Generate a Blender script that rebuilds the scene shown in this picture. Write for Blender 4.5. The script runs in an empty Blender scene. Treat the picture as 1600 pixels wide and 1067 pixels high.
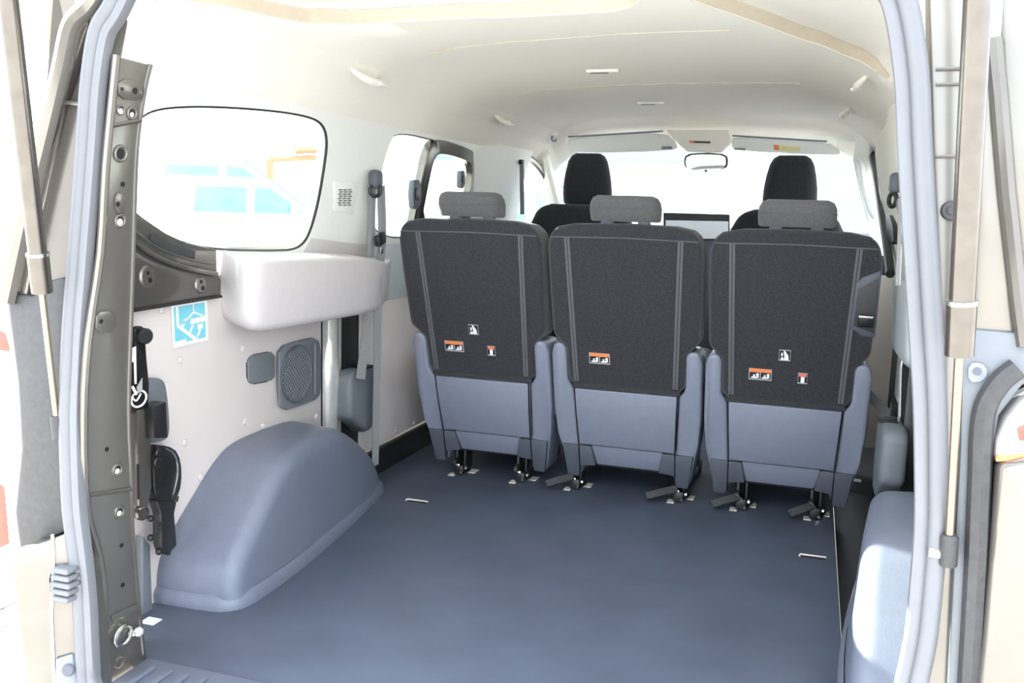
import bpy, bmesh, math, random
from mathutils import Vector, Matrix
random.seed(7)
S = bpy.context.scene
COL = S.collection

# ------------------------------------------------------------------ camera
CX, CY, FPX = 800.0, 533.5, 1440.0
CAM = Vector((0.52, -1.45, 0.92))
fwd = Vector((1275.0 - CX, 343.0 - CY, FPX)).normalized()       # van's long axis in camera space (x right, y down)
dn = fwd.cross(Vector((1, 0.030, 0))).normalized()
if dn.y < 0: dn = -dn
rt = dn.cross(fwd).normalized()
if rt.x < 0: rt = -rt
ROT = Matrix((rt, fwd, -dn)).transposed()                        # world -> camera
cam_data = bpy.data.cameras.new('camera'); cam_data.sensor_width = 36
cam_data.lens = FPX / 1600 * 36; cam_data.clip_start = 0.02; cam_data.clip_end = 300
cam = bpy.data.objects.new('camera', cam_data); COL.objects.link(cam)
bx_, by_, bz_ = ROT[0], -ROT[1], -ROT[2]
m3 = Matrix((bx_, by_, bz_)).transposed()
cam.matrix_world = Matrix.Translation(CAM) @ m3.to_4x4()
S.camera = cam

# ------------------------------------------------------------------ light
world = bpy.data.worlds.new('world'); S.world = world; world.use_nodes = True
bg = world.node_tree.nodes['Background']
bg.inputs['Color'].default_value = (0.84, 0.92, 1.0, 1); bg.inputs['Strength'].default_value = 2.3
sun_d = bpy.data.lights.new('sun', 'SUN'); sun_d.energy = 14; sun_d.angle = 0.009; sun_d.color = (1.0, 0.95, 0.86)
sun = bpy.data.objects.new('sun', sun_d); COL.objects.link(sun)
sun.rotation_euler = Vector((1.0, -0.285, -0.46)).to_track_quat('-Z', 'Y').to_euler()
S.view_settings.view_transform = 'Standard'; S.view_settings.look = 'None'
S.view_settings.gamma = 1.0; S.view_settings.use_curve_mapping = False
S.view_settings.exposure = 1.38
S.cycles.max_bounces = 14; S.cycles.diffuse_bounces = 8; S.cycles.transparent_max_bounces = 16

# ------------------------------------------------------------------ helpers
def ray(px, py):
    return ROT.transposed() @ Vector((px - CX, py - CY, FPX))
def at(px, py, ax, v):
    d = ray(px, py); return CAM + d * ((v - CAM[ax]) / d[ax])
def atp(px, py, p0, n):
    d = ray(px, py); return CAM + d * ((p0 - CAM).dot(n) / d.dot(n))
def pts(lst, ax, v): return [at(x, y, ax, v) for x, y in lst]

def mat(name, col, rough=0.5, metal=0.0, var=0.0, vscale=40, bump=0.0, bscale=300, coat=0.0, spec=0.5, sheen=0.0):
    m = bpy.data.materials.new(name); m.use_nodes = True
    nt = m.node_tree; b = nt.nodes['Principled BSDF']
    b.inputs['Roughness'].default_value = rough; b.inputs['Metallic'].default_value = metal
    b.inputs['Specular IOR Level'].default_value = spec
    b.inputs['Coat Weight'].default_value = coat; b.inputs['Coat Roughness'].default_value = 0.08
    if sheen: b.inputs['Sheen Weight'].default_value = sheen
    tc = nt.nodes.new('ShaderNodeTexCoord')
    nz = nt.nodes.new('ShaderNodeTexNoise'); nz.inputs['Scale'].default_value = vscale; nz.inputs['Detail'].default_value = 4
    nt.links.new(tc.outputs['Object'], nz.inputs['Vector'])
    rp = nt.nodes.new('ShaderNodeValToRGB')
    rp.color_ramp.elements[0].position = 0.3; rp.color_ramp.elements[1].position = 0.7
    rp.color_ramp.elements[0].color = tuple(c * (1 - var) for c in col) + (1,)
    rp.color_ramp.elements[1].color = tuple(min(1, c * (1 + var)) for c in col) + (1,)
    nt.links.new(nz.outputs['Fac'], rp.inputs['Fac']); nt.links.new(rp.outputs['Color'], b.inputs['Base Color'])
    if bump:
        n2 = nt.nodes.new('ShaderNodeTexNoise'); n2.inputs['Scale'].default_value = bscale; n2.inputs['Detail'].default_value = 2
        nt.links.new(tc.outputs['Object'], n2.inputs['Vector'])
        bp = nt.nodes.new('ShaderNodeBump'); bp.inputs['Strength'].default_value = bump; bp.inputs['Distance'].default_value = 0.002
        nt.links.new(n2.outputs['Fac'], bp.inputs['Height']); nt.links.new(bp.outputs['Normal'], b.inputs['Normal'])
    return m

def glass_mat(name, tint):
    m = bpy.data.materials.new(name); m.use_nodes = True; nt = m.node_tree
    for n in list(nt.nodes): nt.nodes.remove(n)
    out = nt.nodes.new('ShaderNodeOutputMaterial'); mix = nt.nodes.new('ShaderNodeMixShader')
    tr = nt.nodes.new('ShaderNodeBsdfTransparent'); tr.inputs['Color'].default_value = tint
    gl = nt.nodes.new('ShaderNodeBsdfGlossy'); gl.inputs['Roughness'].default_value = 0.02
    fr = nt.nodes.new('ShaderNodeLayerWeight'); pw = nt.nodes.new('ShaderNodeMath'); pw.operation = 'POWER'; pw.inputs[1].default_value = 4.0
    ml = nt.nodes.new('ShaderNodeMath'); ml.operation = 'MULTIPLY_ADD'; ml.inputs[1].default_value = 0.3; ml.inputs[2].default_value = 0.03
    nt.links.new(fr.outputs['Facing'], pw.inputs[0]); nt.links.new(pw.outputs[0], ml.inputs[0]); nt.links.new(ml.outputs[0], mix.inputs[0]); nt.links.new(tr.outputs[0], mix.inputs[1]); nt.links.new(gl.outputs[0], mix.inputs[2])
    nt.links.new(mix.outputs[0], out.inputs[0]); return m

MT = dict(
    floor=mat('floor_rubber', (0.074, 0.089, 0.128), 0.43, var=0.10, vscale=6, bump=0.15, bscale=500),
    arch=mat('arch_plastic', (0.152, 0.170, 0.226), 0.34, var=0.04, bump=0.35, bscale=700),
    plas=mat('grey_plastic', (0.215, 0.233, 0.298), 0.40, var=0.03, bump=0.2, bscale=900),
    plasg=mat('neutral_grey_plastic', (0.150, 0.163, 0.182), 0.45, var=0.03, bump=0.2, bscale=900),
    plasd=mat('dark_grey_plastic', (0.086, 0.094, 0.118), 0.5, var=0.03, bump=0.2, bscale=900),
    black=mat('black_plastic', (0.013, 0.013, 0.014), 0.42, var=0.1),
    blackm=mat('black_metal', (0.045, 0.043, 0.043), 0.28, metal=0.7, var=0.2, vscale=60),
    fabric=mat('charcoal_fabric', (0.036, 0.036, 0.042), 0.95, var=0.35, vscale=260, bump=0.5, bscale=900, spec=0.1, sheen=0.25),
    fabg=mat('grey_fabric', (0.108, 0.104, 0.110), 0.95, var=0.2, vscale=260, bump=0.5, bscale=900, spec=0.1, sheen=0.2),
    stripe=mat('stripe_ribbon', (0.105, 0.105, 0.115), 0.8, var=0.15, vscale=400, bump=0.4, bscale=1200),
    board=mat('taupe_board', (0.61, 0.555, 0.54), 0.7, var=0.02, vscale=10),
    trim=mat('taupe_grey_trim', (0.60, 0.56, 0.565), 0.6, var=0.02, bump=0.2, bscale=900),
    trimb=mat('pale_grey_trim', (0.48, 0.52, 0.55), 0.6, var=0.02, bump=0.2, bscale=900),
    cream=mat('cream_headliner', (0.88, 0.845, 0.785), 0.95, var=0.02, vscale=300, bump=0.2, bscale=900, spec=0.1),
    creamd=mat('tan_shade_and_seam', (0.62, 0.55, 0.45), 0.95, var=0.03, spec=0.1),  # darker cream for the painted recess shade, also the seam lines
    white=mat('white_trim', (0.84, 0.84, 0.82), 0.65, var=0.01, bump=0.1, bscale=900),
    bronze=mat('bronze_paint', (0.19, 0.178, 0.160), 0.28, metal=0.65, var=0.05, vscale=15, coat=0.5),
    bronzed=mat('dark_bronze_paint', (0.115, 0.106, 0.097), 0.32, metal=0.5, var=0.08, vscale=15, coat=0.4),
    seal=mat('grey_rubber_seal', (0.145, 0.149, 0.165), 0.5, var=0.03),
    metal=mat('bare_metal', (0.86, 0.85, 0.80), 0.26, metal=0.6, var=0.12, vscale=9),
    chrome=mat('bright_metal', (0.75, 0.74, 0.72), 0.2, metal=1.0, var=0.05),
    rod=mat('strut_rod_metal', (0.36, 0.28, 0.20), 0.25, metal=0.9, var=0.05),
    tube=mat('strut_tube', (0.15, 0.137, 0.125), 0.2, metal=0.85, var=0.1),
    bump=mat('black_bumper_plastic', (0.042, 0.042, 0.045), 0.5, var=0.15, vscale=90, bump=0.3, bscale=500),
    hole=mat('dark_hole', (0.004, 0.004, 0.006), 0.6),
    web=mat('grey_webbing', (0.20, 0.20, 0.205), 0.7, var=0.1, vscale=300, bump=0.3, bscale=900),
    webl=mat('light_webbing', (0.36, 0.36, 0.37), 0.7, var=0.1, vscale=300),
    patch=mat('bare_floor_patch', (0.75, 0.68, 0.60), 0.5, var=0.1),
    sblue=mat('sticker_cyan', (0.19, 0.55, 0.66), 0.5, var=0.02),
    swhite=mat('sticker_white', (0.85, 0.85, 0.87), 0.5),
    sorange=mat('label_orange', (0.80, 0.24, 0.08), 0.5),
    sred=mat('label_red', (0.72, 0.20, 0.13), 0.5),
    red=mat('lamp_red', (0.62, 0.05, 0.03), 0.12, coat=0.6),
    lampw=mat('lamp_clear', (0.80, 0.76, 0.74), 0.12, coat=0.6),
    mirror=mat('mirror_glass', (0.85, 0.86, 0.86), 0.03, metal=1.0),
    glass=glass_mat('side_glass', (0.90, 0.94, 0.90, 1)),
    clear=glass_mat('front_glass', (0.95, 0.98, 0.97, 1)),
    ground=mat('pale_paving', (0.50, 0.48, 0.45), 0.9, var=0.15, vscale=3),
    joint=mat('paving_joint', (0.10, 0.10, 0.10), 0.95, var=0.2),
    cwhite=mat('car_white_paint', (0.82, 0.82, 0.82), 0.3, coat=0.5),
    cglass=mat('car_window_glass', (0.16, 0.34, 0.40), 0.12, var=0.15, vscale=2),
    tyre=mat('tyre_rubber', (0.02, 0.02, 0.02), 0.8),
    orange=mat('orange_red_paint', (0.62, 0.17, 0.10), 0.5),
    bwall=mat('pale_wall', (0.75, 0.75, 0.74), 0.8, var=0.05, vscale=2),
    bslat=mat('slat_grey', (0.42, 0.50, 0.54), 0.6, var=0.05),
    bgreen=mat('roof_green_grey', (0.20, 0.27, 0.28), 0.7, var=0.1),
    bblue=mat('blue_paint', (0.36, 0.50, 0.70), 0.5),
    screen=mat('pale_screen', (0.75, 0.76, 0.80), 0.2),
    sticky=mat('yellow_label', (0.75, 0.66, 0.32), 0.5),
)

class BM:
    """collects shapes, then becomes one mesh object"""
    def __init__(s): s.bm = bmesh.new()
    def slab(s, P, vec, bevel=0.0, seg=2):
        vec = Vector(vec); b = bmesh.new()
        a = [b.verts.new(Vector(p)) for p in P]; c = [b.verts.new(Vector(p) + vec) for p in P]
        b.faces.new(a); b.faces.new(c[::-1]); n = len(P)
        for i in range(n): b.faces.new((a[i], c[i], c[(i + 1) % n], a[(i + 1) % n]))
        bmesh.ops.recalc_face_normals(b, faces=b.faces)
        if bevel:
            es = [e for e in b.edges if e.calc_face_angle(0) > 0.6]
            bmesh.ops.bevel(b, geom=es, offset=bevel, segments=seg, affect='EDGES', clamp_overlap=True, profile=0.5)
        s.join(b); return s
    def box(s, c, d, bevel=0.0, seg=2, rot=None):
        c = Vector(c); h = Vector(d) / 2; b = bmesh.new()
        bmesh.ops.create_cube(b, size=1)
        for v in b.verts: v.co = Vector((v.co.x * d[0], v.co.y * d[1], v.co.z * d[2]))
        if bevel: bmesh.ops.bevel(b, geom=list(b.edges), offset=bevel, segments=seg, affect='EDGES', clamp_overlap=True, profile=0.5)
        if rot is not None: bmesh.ops.transform(b, matrix=rot.to_4x4() if isinstance(rot, Matrix) else rot, verts=b.verts)
        for v in b.verts: v.co += c
        s.join(b); return s
    def join(s, b):
        mp = {v: s.bm.verts.new(v.co) for v in b.verts}
        for f in b.faces:
            try: s.bm.faces.new([mp[v] for v in f.verts])
            except ValueError: pass
        b.free()
    def rings(s, R, close=True, cap0=False, cap1=False):
        V = [[s.bm.verts.new(Vector(p)) for p in r] for r in R]; n = len(R[0])
        for i in range(len(V) - 1):
            for j in range(n if close else n - 1):
                k = (j + 1) % n
                s.bm.faces.new((V[i][j], V[i][k], V[i + 1][k], V[i + 1][j]))
        if cap0: s.bm.faces.new(V[0][::-1])
        if cap1: s.bm.faces.new(V[-1])
        return s
    def tube(s, path, r, n=10, closed=False, prof=None, up=None, cap=True):
        """sweep a circle (or profile of (side,up) pairs) along a path"""
        P = [Vector(p) for p in path]; R = []; m = len(P); last = None
        for i, p in enumerate(P):
            if closed: t = (P[(i + 1) % m] - P[i - 1])
            else: t = P[min(i + 1, m - 1)] - P[max(i - 1, 0)]
            t.normalize()
            u = Vector(up) if up is not None else (last if last is not None else (Vector((0, 0, 1)) if abs(t.z) < 0.9 else Vector((0, 1, 0))))
            a = t.cross(u)
            if a.length < 1e-6: a = t.orthogonal()
            a.normalize(); w = a.cross(t).normalized(); last = w
            rr = r[i] if isinstance(r, (list, tuple)) else r
            if prof: R.append([p + a * (q[0] * rr) + w * (q[1] * rr) for q in prof])
            else: R.append([p + a * math.cos(2 * math.pi * k / n) * rr + w * math.sin(2 * math.pi * k / n) * rr for k in range(n)])
        if closed: R.append(R[0])
        s.rings(R, True, cap and not closed, cap and not closed)
        if closed: bmesh.ops.remove_doubles(s.bm, verts=s.bm.verts, dist=1e-5)
        return s
    def disc(s, c, nrm, r, h, n=18, r2=None, bevel=0.0):
        c = Vector(c); nrm = Vector(nrm).normalized(); a = nrm.orthogonal().normalized(); b2 = nrm.cross(a)
        r2 = r if r2 is None else r2
        ring = lambda rad, off: [c + nrm * off + a * math.cos(2 * math.pi * k / n) * rad + b2 * math.sin(2 * math.pi * k / n) * rad for k in range(n)]
        R = [ring(r, 0), ring(r2, h)] if not bevel else [ring(r, 0), ring(r2, h - bevel), ring(r2 - bevel, h)]
        return s.rings(R, True, True, True)
    def sphere(s, c, r, sc=(1, 1, 1)):
        b = bmesh.new(); bmesh.ops.create_uvsphere(b, u_segments=14, v_segments=8, radius=r)
        for v in b.verts: v.co = Vector((v.co.x * sc[0], v.co.y * sc[1], v.co.z * sc[2])) + Vector(c)
        s.join(b); return s
    def torus(s, c, nrm, R, r, n=24, sq=1.0):
        nrm = Vector(nrm).normalized(); a = nrm.orthogonal().normalized(); b2 = nrm.cross(a); c = Vector(c)
        return s.tube([c + a * math.cos(2 * math.pi * k / n) * R + b2 * math.sin(2 * math.pi * k / n) * R * sq for k in range(n)], r, 8, closed=True, up=nrm)
    def map(s, fn):
        for v in s.bm.verts: v.co = fn(v.co.copy())
        return s
    def mesh(s, name, ang=0.6):
        bmesh.ops.recalc_face_normals(s.bm, faces=s.bm.faces)
        me = bpy.data.meshes.new(name); s.bm.to_mesh(me); s.bm.free()
        for p in me.polygons: p.use_smooth = True
        me.set_sharp_from_angle(angle=ang); return me

def put(name, b, m, parent=None, label=None, ang=0.6):
    me = b.mesh(name, ang) if isinstance(b, BM) else b
    if not me.materials: me.materials.append(MT[m])
    o = bpy.data.objects.new(name, me); COL.objects.link(o)
    if parent is not None:
        o.parent = parent
        if parent.type == 'EMPTY': o.matrix_parent_inverse = Matrix.Translation(-parent.location)   # geometry stays in world coordinates
    if label: o['label'] = label
    return o
def thing(name, label, cat, loc=(0, 0, 0), group=None):
    o = bpy.data.objects.new(name, None); COL.objects.link(o); o.location = loc; o.empty_display_size = 0.05
    o['label'] = label; o['category'] = cat
    if group: o['group'] = group
    return o
def tag(o, label, cat, group=None):
    o['label'] = label; o['category'] = cat
    if group: o['group'] = group
    return o
def struct(o, label=None, cat=None):
    o['kind'] = 'structure'
    if label: o['label'] = label
    if cat: o['category'] = cat
    return o
def sroot(name, label, cat, loc=(0, 0, 0)):
    return struct(thing(name, label, cat, loc))
def smooth(P, it=2, closed=True):
    """corner cutting"""
    P = [Vector(p) for p in P]
    for _ in range(it):
        Q = []; n = len(P)
        for i in range(n if closed else n - 1):
            a, b = P[i], P[(i + 1) % n]
            Q += [a * 0.75 + b * 0.25, a * 0.25 + b * 0.75]
        P = Q if closed else [P[0]] + Q + [P[-1]]
    return P
def spline(P, n=8):
    """Catmull-Rom through points"""
    P = [Vector(p) for p in P]; out = []
    for i in range(len(P) - 1):
        p0 = P[max(i - 1, 0)]; p1 = P[i]; p2 = P[i + 1]; p3 = P[min(i + 2, len(P) - 1)]
        for k in range(n):
            t = k / n
            out.append(0.5 * ((2 * p1) + (p2 - p0) * t + (2 * p0 - 5 * p1 + 4 * p2 - p3) * t * t + (3 * p1 - p0 - 3 * p2 + p3) * t ** 3))
    return out + [P[-1]]
def rrect(w, h, r, n=4, cx=0, cy=0):
    out = []
    for sx, sy, a0 in ((1, 1, 0), (-1, 1, 90), (-1, -1, 180), (1, -1, 270)):
        for k in range(n + 1):
            a = math.radians(a0 + 90 * k / n)
            out.append((cx + sx * (w / 2 - r) + r * math.cos(a), cy + sy * (h / 2 - r) + r * math.sin(a)))
    return out

# ------------------------------------------------------------------ body shell shape
WX = 0.87                                           # lower side wall
def ceil_z(x, y):
    a = abs(x)
    prof = [(0, 1.375), (0.3, 1.372), (0.5, 1.362), (0.60, 1.34), (0.68, 1.30), (0.74, 1.25), (0.795, 1.17)]
    for (x0, z0), (x1, z1) in zip(prof, prof[1:]):
        if a <= x1: t = (a - x0) / (x1 - x0); break
    else: t = 1; z0, z1 = 1.17, 1.17
    return z0 + (z1 - z0) * t
def wall_x(z):
    if z < 0.78: return 0.87
    return 0.860 - (z - 0.78) * (0.068 / 0.39)
NL = Vector((1, 0, -0.068 / 0.39)).normalized(); PL = Vector((-0.860, 0, 0.78))     # leaning upper left side plane
NR = Vector((-1, 0, -0.068 / 0.39)).normalized(); PR = Vector((0.860, 0, 0.78))
def atl(px, py, off=0.0): return atp(px, py, PL + NL * off, NL)
def atr(px, py, off=0.0): return atp(px, py, PR + NR * off, NR)

# ------------------------------------------------------------------ floor
fl = BM()
fl.slab([(-0.87, -0.02, 0), (0.640, -0.02, 0), (0.640, 1.66, 0), (0.70, 2.05, 0), (0.70, 3.3, 0), (-0.87, 3.3, 0)], (0, 0, -0.02), 0.003)
floor = struct(put('floor', fl, 'floor'), 'dark blue grey rubber load floor of the van', 'floor')
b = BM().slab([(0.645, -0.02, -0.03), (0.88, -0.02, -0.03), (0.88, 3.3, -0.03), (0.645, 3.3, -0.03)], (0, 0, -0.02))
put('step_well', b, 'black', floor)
def slot(px, py):
    c = at(px, py, 2, 0.0); o = BM()
    o.box((c.x, c.y, 0.0006), (0.066, 0.014, 0.001), 0.0004)
    s = put('anchor_slot', o, 'hole', floor)
    put('slot_rim', BM().tube([(c.x - 0.035, c.y - 0.004, 0.002), (c.x - 0.035, c.y + 0.008, 0.002), (c.x + 0.035, c.y + 0.009, 0.002)], 0.0028, 6), 'patch', s)
slot(651, 784); slot(1270, 871)
b = BM().box((0.705, 1.98, 0.001), (0.07, 0.035, 0.002))
put('white_plate', b, 'swhite', floor)
c = at(236, 970, 2, 0.001)
put('bare_patch', BM().box((c.x, c.y, 0.001), (0.035, 0.03, 0.002)), 'swhite', floor)

# ribbed threshold plate
sp = thing('sill_plate', 'ribbed blue grey plastic threshold plate at rear floor edge', 'sill plate', (0, -0.13, 0))
put('plate', BM().slab([(-0.70, -0.30, 0.004), (0.70, -0.30, 0.004), (0.70, -0.002, 0.004), (-0.70, -0.002, 0.004)], (0, 0, -0.03), 0.004), 'arch', sp)
rib = BM().box((0, -0.16, 0.006), (0.014, 0.25, 0.006), 0.0025).mesh('rib'); rib.materials.append(MT['arch'])
for i in range(34):
    o = put('rib', rib, 'arch', sp); o.location.x = -0.66 + i * 0.04

# ------------------------------------------------------------------ ceiling
EDGE = [(-0.80, 0.02), (-0.68, 0.06), (-0.655, 0.20), (-0.638, 0.37), (-0.618, 0.50), (-0.57, 0.60), (-0.50, 0.66), (-0.20, 0.705), (0.035, 0.697), (0.094, 0.655), (0.128, 0.585), (0.155, 0.47), (0.19, 0.44), (0.212, 0.50), (0.235, 0.60), (0.279, 0.70), (0.353, 0.837), (0.45, 1.04), (0.56, 1.20), (0.66, 1.29), (0.80, 1.36)]
def edge_y(x):                                        # where the headliner steps up towards the rear
    for (x0, a), (x1, c) in zip(EDGE, EDGE[1:]):
        if x <= x1: return a + (c - a) * (x - x0) / (x1 - x0)
    return EDGE[-1][1]
def step_h(x): return 0.032 * max(0.0, min(1.0, (0.70 - abs(x)) / 0.06))
xs = sorted(set([0.795 * math.sin(math.pi / 2 * (i / 40 - 1)) for i in range(81)] + [-0.69 + 0.004 * i for i in range(20)] + [0.08 + 0.008 * i for i in range(25)]))
rows = [[(x, -0.17 + (edge_y(x) - 0.012 + 0.17) * i / 8, ceil_z(x, 0) + step_h(x)) for x in xs] for i in range(9)]
rows += [[(x, edge_y(x) - 0.006, ceil_z(x, 0) + step_h(x) * 0.55) for x in xs]]
rows += [[(x, edge_y(x) + (3.04 - edge_y(x)) * i / 14, ceil_z(x, 0)) for x in xs] for i in range(15)]
b = BM(); b.rings(rows, close=False)
b.rings([[(x * 1.02, y, ceil_z(x, y) + 0.06) for x in xs] for y in (-0.17, 3.04)], close=False)
ceiling = struct(put('ceiling', b, 'cream', ang=1.2), 'cream fabric headliner covering the whole roof of the van', 'ceiling')
ex = [x for x in xs if -0.69 <= x <= 0.69]
put('recess_shade', BM().rings([[(x, edge_y(x) + 0.001, ceil_z(x, 0) - 0.0012) for x in ex], [(x, edge_y(x) - 0.0085, ceil_z(x, 0) + step_h(x) * 0.55 - 0.001) for x in ex], [(x, edge_y(x) - 0.0145, ceil_z(x, 0) + step_h(x) - 0.0012) for x in ex]], close=False), 'creamd', ceiling, 'tan strip painting the shade band along the roof recess', ang=1.2)  # riser would render bright, so the band's shade is painted on in tan
def seam(P, z=None):
    Q = [at(x, y, 2, 1.372) for x, y in P]
    Q = [Vector((q.x, q.y, ceil_z(q.x, q.y) - 0.0005)) for q in spline(Q, 6) if abs(q.x) < 0.60]
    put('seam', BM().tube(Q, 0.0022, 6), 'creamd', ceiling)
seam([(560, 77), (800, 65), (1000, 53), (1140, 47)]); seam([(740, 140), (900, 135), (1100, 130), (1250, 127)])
def roof_lamp(px, py, w, lab):
    c = at(px, py, 2, 1.372); c.z = ceil_z(c.x, c.y)
    t = thing('roof_anchor', lab, 'roof fitting', c, 'slim fittings in the headliner')
    put('bezel', BM().box((c.x, c.y, c.z - 0.004), (w, 0.030, 0.010), 0.003), 'white', t)
    put('slot', BM().box((c.x - w * 0.1, c.y - 0.002, c.z - 0.0095), (w * 0.55, 0.010, 0.003), 0.001), 'plasd', t)
roof_lamp(942, 110, 0.105, 'larger slim white slotted fitting in the headliner, nearest the rear')
roof_lamp(1017, 160, 0.105, 'smaller slim white slotted fitting in the headliner, further forward')
def handle(c, ln, lab, sgn):
    t = thing('handle_mount', lab, 'roof fitting', c, 'moulded mounts along the roof edges')
    c = Vector(c)
    P = [c + Vector((sgn * 0.01, -ln / 2, 0.0)), c + Vector((-sgn * 0.012, -ln / 4, -0.020)), c + Vector((-sgn * 0.012, ln / 4, -0.020)), c + Vector((sgn * 0.01, ln / 2, 0.0))]
    put('bulge', BM().tube(spline(P, 6), [0.004 + 0.007 * math.sin(math.pi * i / 18) for i in range(19)], 10), 'cream', t)
    put('cap', BM().box(c + Vector((-sgn * 0.016, ln * 0.25, -0.026)), (0.03, 0.05, 0.008), 0.003), 'white', t)
handle((-0.69, 0.93, 1.285), 0.17, 'moulded cream mount above the left rear window', -1)
handle((-0.69, 2.10, 1.285), 0.14, 'moulded cream mount above the left door window', -1)
handle((0.62, 1.50, 1.330), 0.16, 'moulded cream mount on the right roof edge, nearest the rear', 1)
handle((0.60, 2.35, 1.335), 0.16, 'moulded cream mount on the right roof edge, further forward', 1)

# ------------------------------------------------------------------ side shells (outer skin behind the trims)
def skin(s, name, lab):
    b = BM()
    X = lambda v: s * v
    b.slab([(X(0.955), 0.05, -0.06), (X(0.955), 3.4, -0.06), (X(0.955), 3.4, 0.80), (X(0.955), 0.05, 0.80)], (X(0.03), 0, 0))
    return struct(put(name, b, 'bronzed'), lab, 'wall')
wall_l = skin(-1, 'wall_left', 'left side of the van body, taupe lining board over dark sheet metal')
wall_r = skin(1, 'wall_right', 'right side of the van body behind the seats and wheel arch')

# upper side with window openings
def holed(b, s, y0, y1, z0, z1, hole, off=0.0, thick=0.012):
    """leaning panel with an opening; hole given as (y,z)"""
    n = len(hole); cy = sum(p[0] for p in hole) / n; cz = sum(p[1] for p in hole) / n
    outer = []
    for (y, z) in hole:
        dy, dz = y - cy, z - cz
        k = min(((y1 - cy) / dy if dy > 0 else (y0 - cy) / dy) if abs(dy) > 1e-6 else 1e9, ((z1 - cz) / dz if dz > 0 else (z0 - cz) / dz) if abs(dz) > 1e-6 else 1e9)
        outer.append((cy + dy * k, cz + dz * k))
    # pull nearest ring points onto the corners
    for (yc, zc) in ((y0, z0), (y0, z1), (y1, z0), (y1, z1)):
        i = min(range(n), key=lambda i: (outer[i][0] - yc) ** 2 + (outer[i][1] - zc) ** 2); outer[i] = (yc, zc)
    f = lambda p, o: (s * (wall_x(p[1]) - off + o), p[0], p[1])
    b.rings([[f(p, thick) for p in outer], [f(p, 0) for p in outer], [f(p, 0) for p in hole], [f(p, thick + 0.02) for p in hole]])
    return b
W1 = [(214, 188), (240, 170), (300, 165), (380, 168), (450, 175), (492, 184), (508, 197), (513, 222), (508, 262), (500, 310), (490, 350), (479, 377), (464, 389), (440, 392), (335, 391)]
W1 = [atl(x, y) for x, y in W1]; W1 = [(p.y, p.z) for p in W1]
W1 += [(0.31, 0.828), (0.24, 0.855), (0.15, 0.895), (0.08, 0.95), (0.06, 1.0), (0.085, 1.05)]
W1s = [(v.x, v.y) for v in smooth([(y, z, 0) for y, z in W1], 2)]
W2 = [(1.285, 0.82), (1.26, 0.95), (1.29, 1.12), (1.34, 1.165), (1.75, 1.16), (2.05, 1.145), (2.13, 1.09), (2.14, 0.95), (2.10, 0.82), (1.7, 0.81)]
W2s = [(v.x, v.y) for v in smooth([(y, z, 0) for y, z in W2], 2)]
def window(n, s, hole, lab, tint='glass'):
    t = sroot('window_%d' % n, lab, 'window', (s * 0.83, sum(p[0] for p in hole) / len(hole), 0.8))
    P = [(s * (wall_x(z) + 0.004), y, z) for y, z in hole]
    put('gasket', BM().tube(P, 0.0045, 6, closed=True), 'black', t)
    put('pane', BM().slab([(s * (wall_x(z) + 0.014), y, z) for y, z in hole], (s * 0.004, 0, 0)), tint, t)
    return t
trim1 = struct(put('trim_1', holed(BM(), -1, -0.10, 1.235, 0.74, 1.175, W1s), 'white'), 'white upper side lining around the left rear window', 'lining')
trim2 = struct(put('trim_2', holed(BM(), -1, 1.235, 2.20, 0.74, 1.175, W2s), 'white'), 'white upper lining around the left sliding door window', 'lining')
window(1, -1, W1s, 'large rounded left rear side window'); window(2, -1, W2s, 'left sliding door window ahead of the hanging belts')
trim3 = struct(put('trim_3', holed(BM(), 1, -0.10, 1.235, 0.74, 1.175, W1s), 'white'), 'white upper lining around the right rear window beside the seal', 'lining')
trim4 = struct(put('trim_4', holed(BM(), 1, 1.235, 2.20, 0.74, 1.175, W2s), 'white'), 'white upper lining around the right sliding door window', 'lining')
window(3, 1, W1s, 'right rear side window above the right wheel arch'); window(4, 1, W2s, 'right sliding door window beside the third seat')

# rear pillar in the left window corner, dark belt rail under the window
rail = thing('belt_rail', 'dark bronze pressed metal rail below left rear window', 'body rail', (-0.86, 0.3, 0.68))
R0 = [(150, 330), (206, 372), (245, 400), (290, 417), (338, 427), (346, 437), (346, 463), (205, 487), (150, 497)]
put('rail_panel', BM().slab([at(x, y, 0, -0.853) for x, y in R0], (-0.012, 0, 0), 0.003), 'bronzed', rail)
R1 = [(150, 298), (206, 331), (250, 360), (290, 379), (338, 390), (339, 432), (290, 422), (245, 405), (206, 377), (150, 335)]
put('rail_flange', BM().slab([atl(x, y, 0.008) for x, y in R1], (-0.010, 0, 0), 0.002), 'bronze', rail)
put('rolled_edge', BM().tube(spline([at(x, y, 0, -0.846) for x, y in [(150, 330), (206, 373), (245, 401), (290, 418), (338, 428)]], 6), 0.006, 8), 'bronze', rail)
put('flange_bead', BM().tube(spline([atl(x, y, 0.010) for x, y in [(150, 318), (206, 358), (245, 386), (290, 403), (336, 412)]], 6), 0.004, 8), 'bronze', rail)
put('clip_strip', BM().slab([atl(x, y, 0.010) for x, y in [(234, 364), (262, 378), (304, 393), (302, 406), (262, 394), (233, 376)]], (0.004, 0, 0), 0.0015), 'bump', rail)
put('bottom_lip', BM().tube([at(x, y, 0, -0.850) for x, y in [(150, 497), (205, 486), (346, 463)]], 0.0035, 6), 'black', rail)
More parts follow.
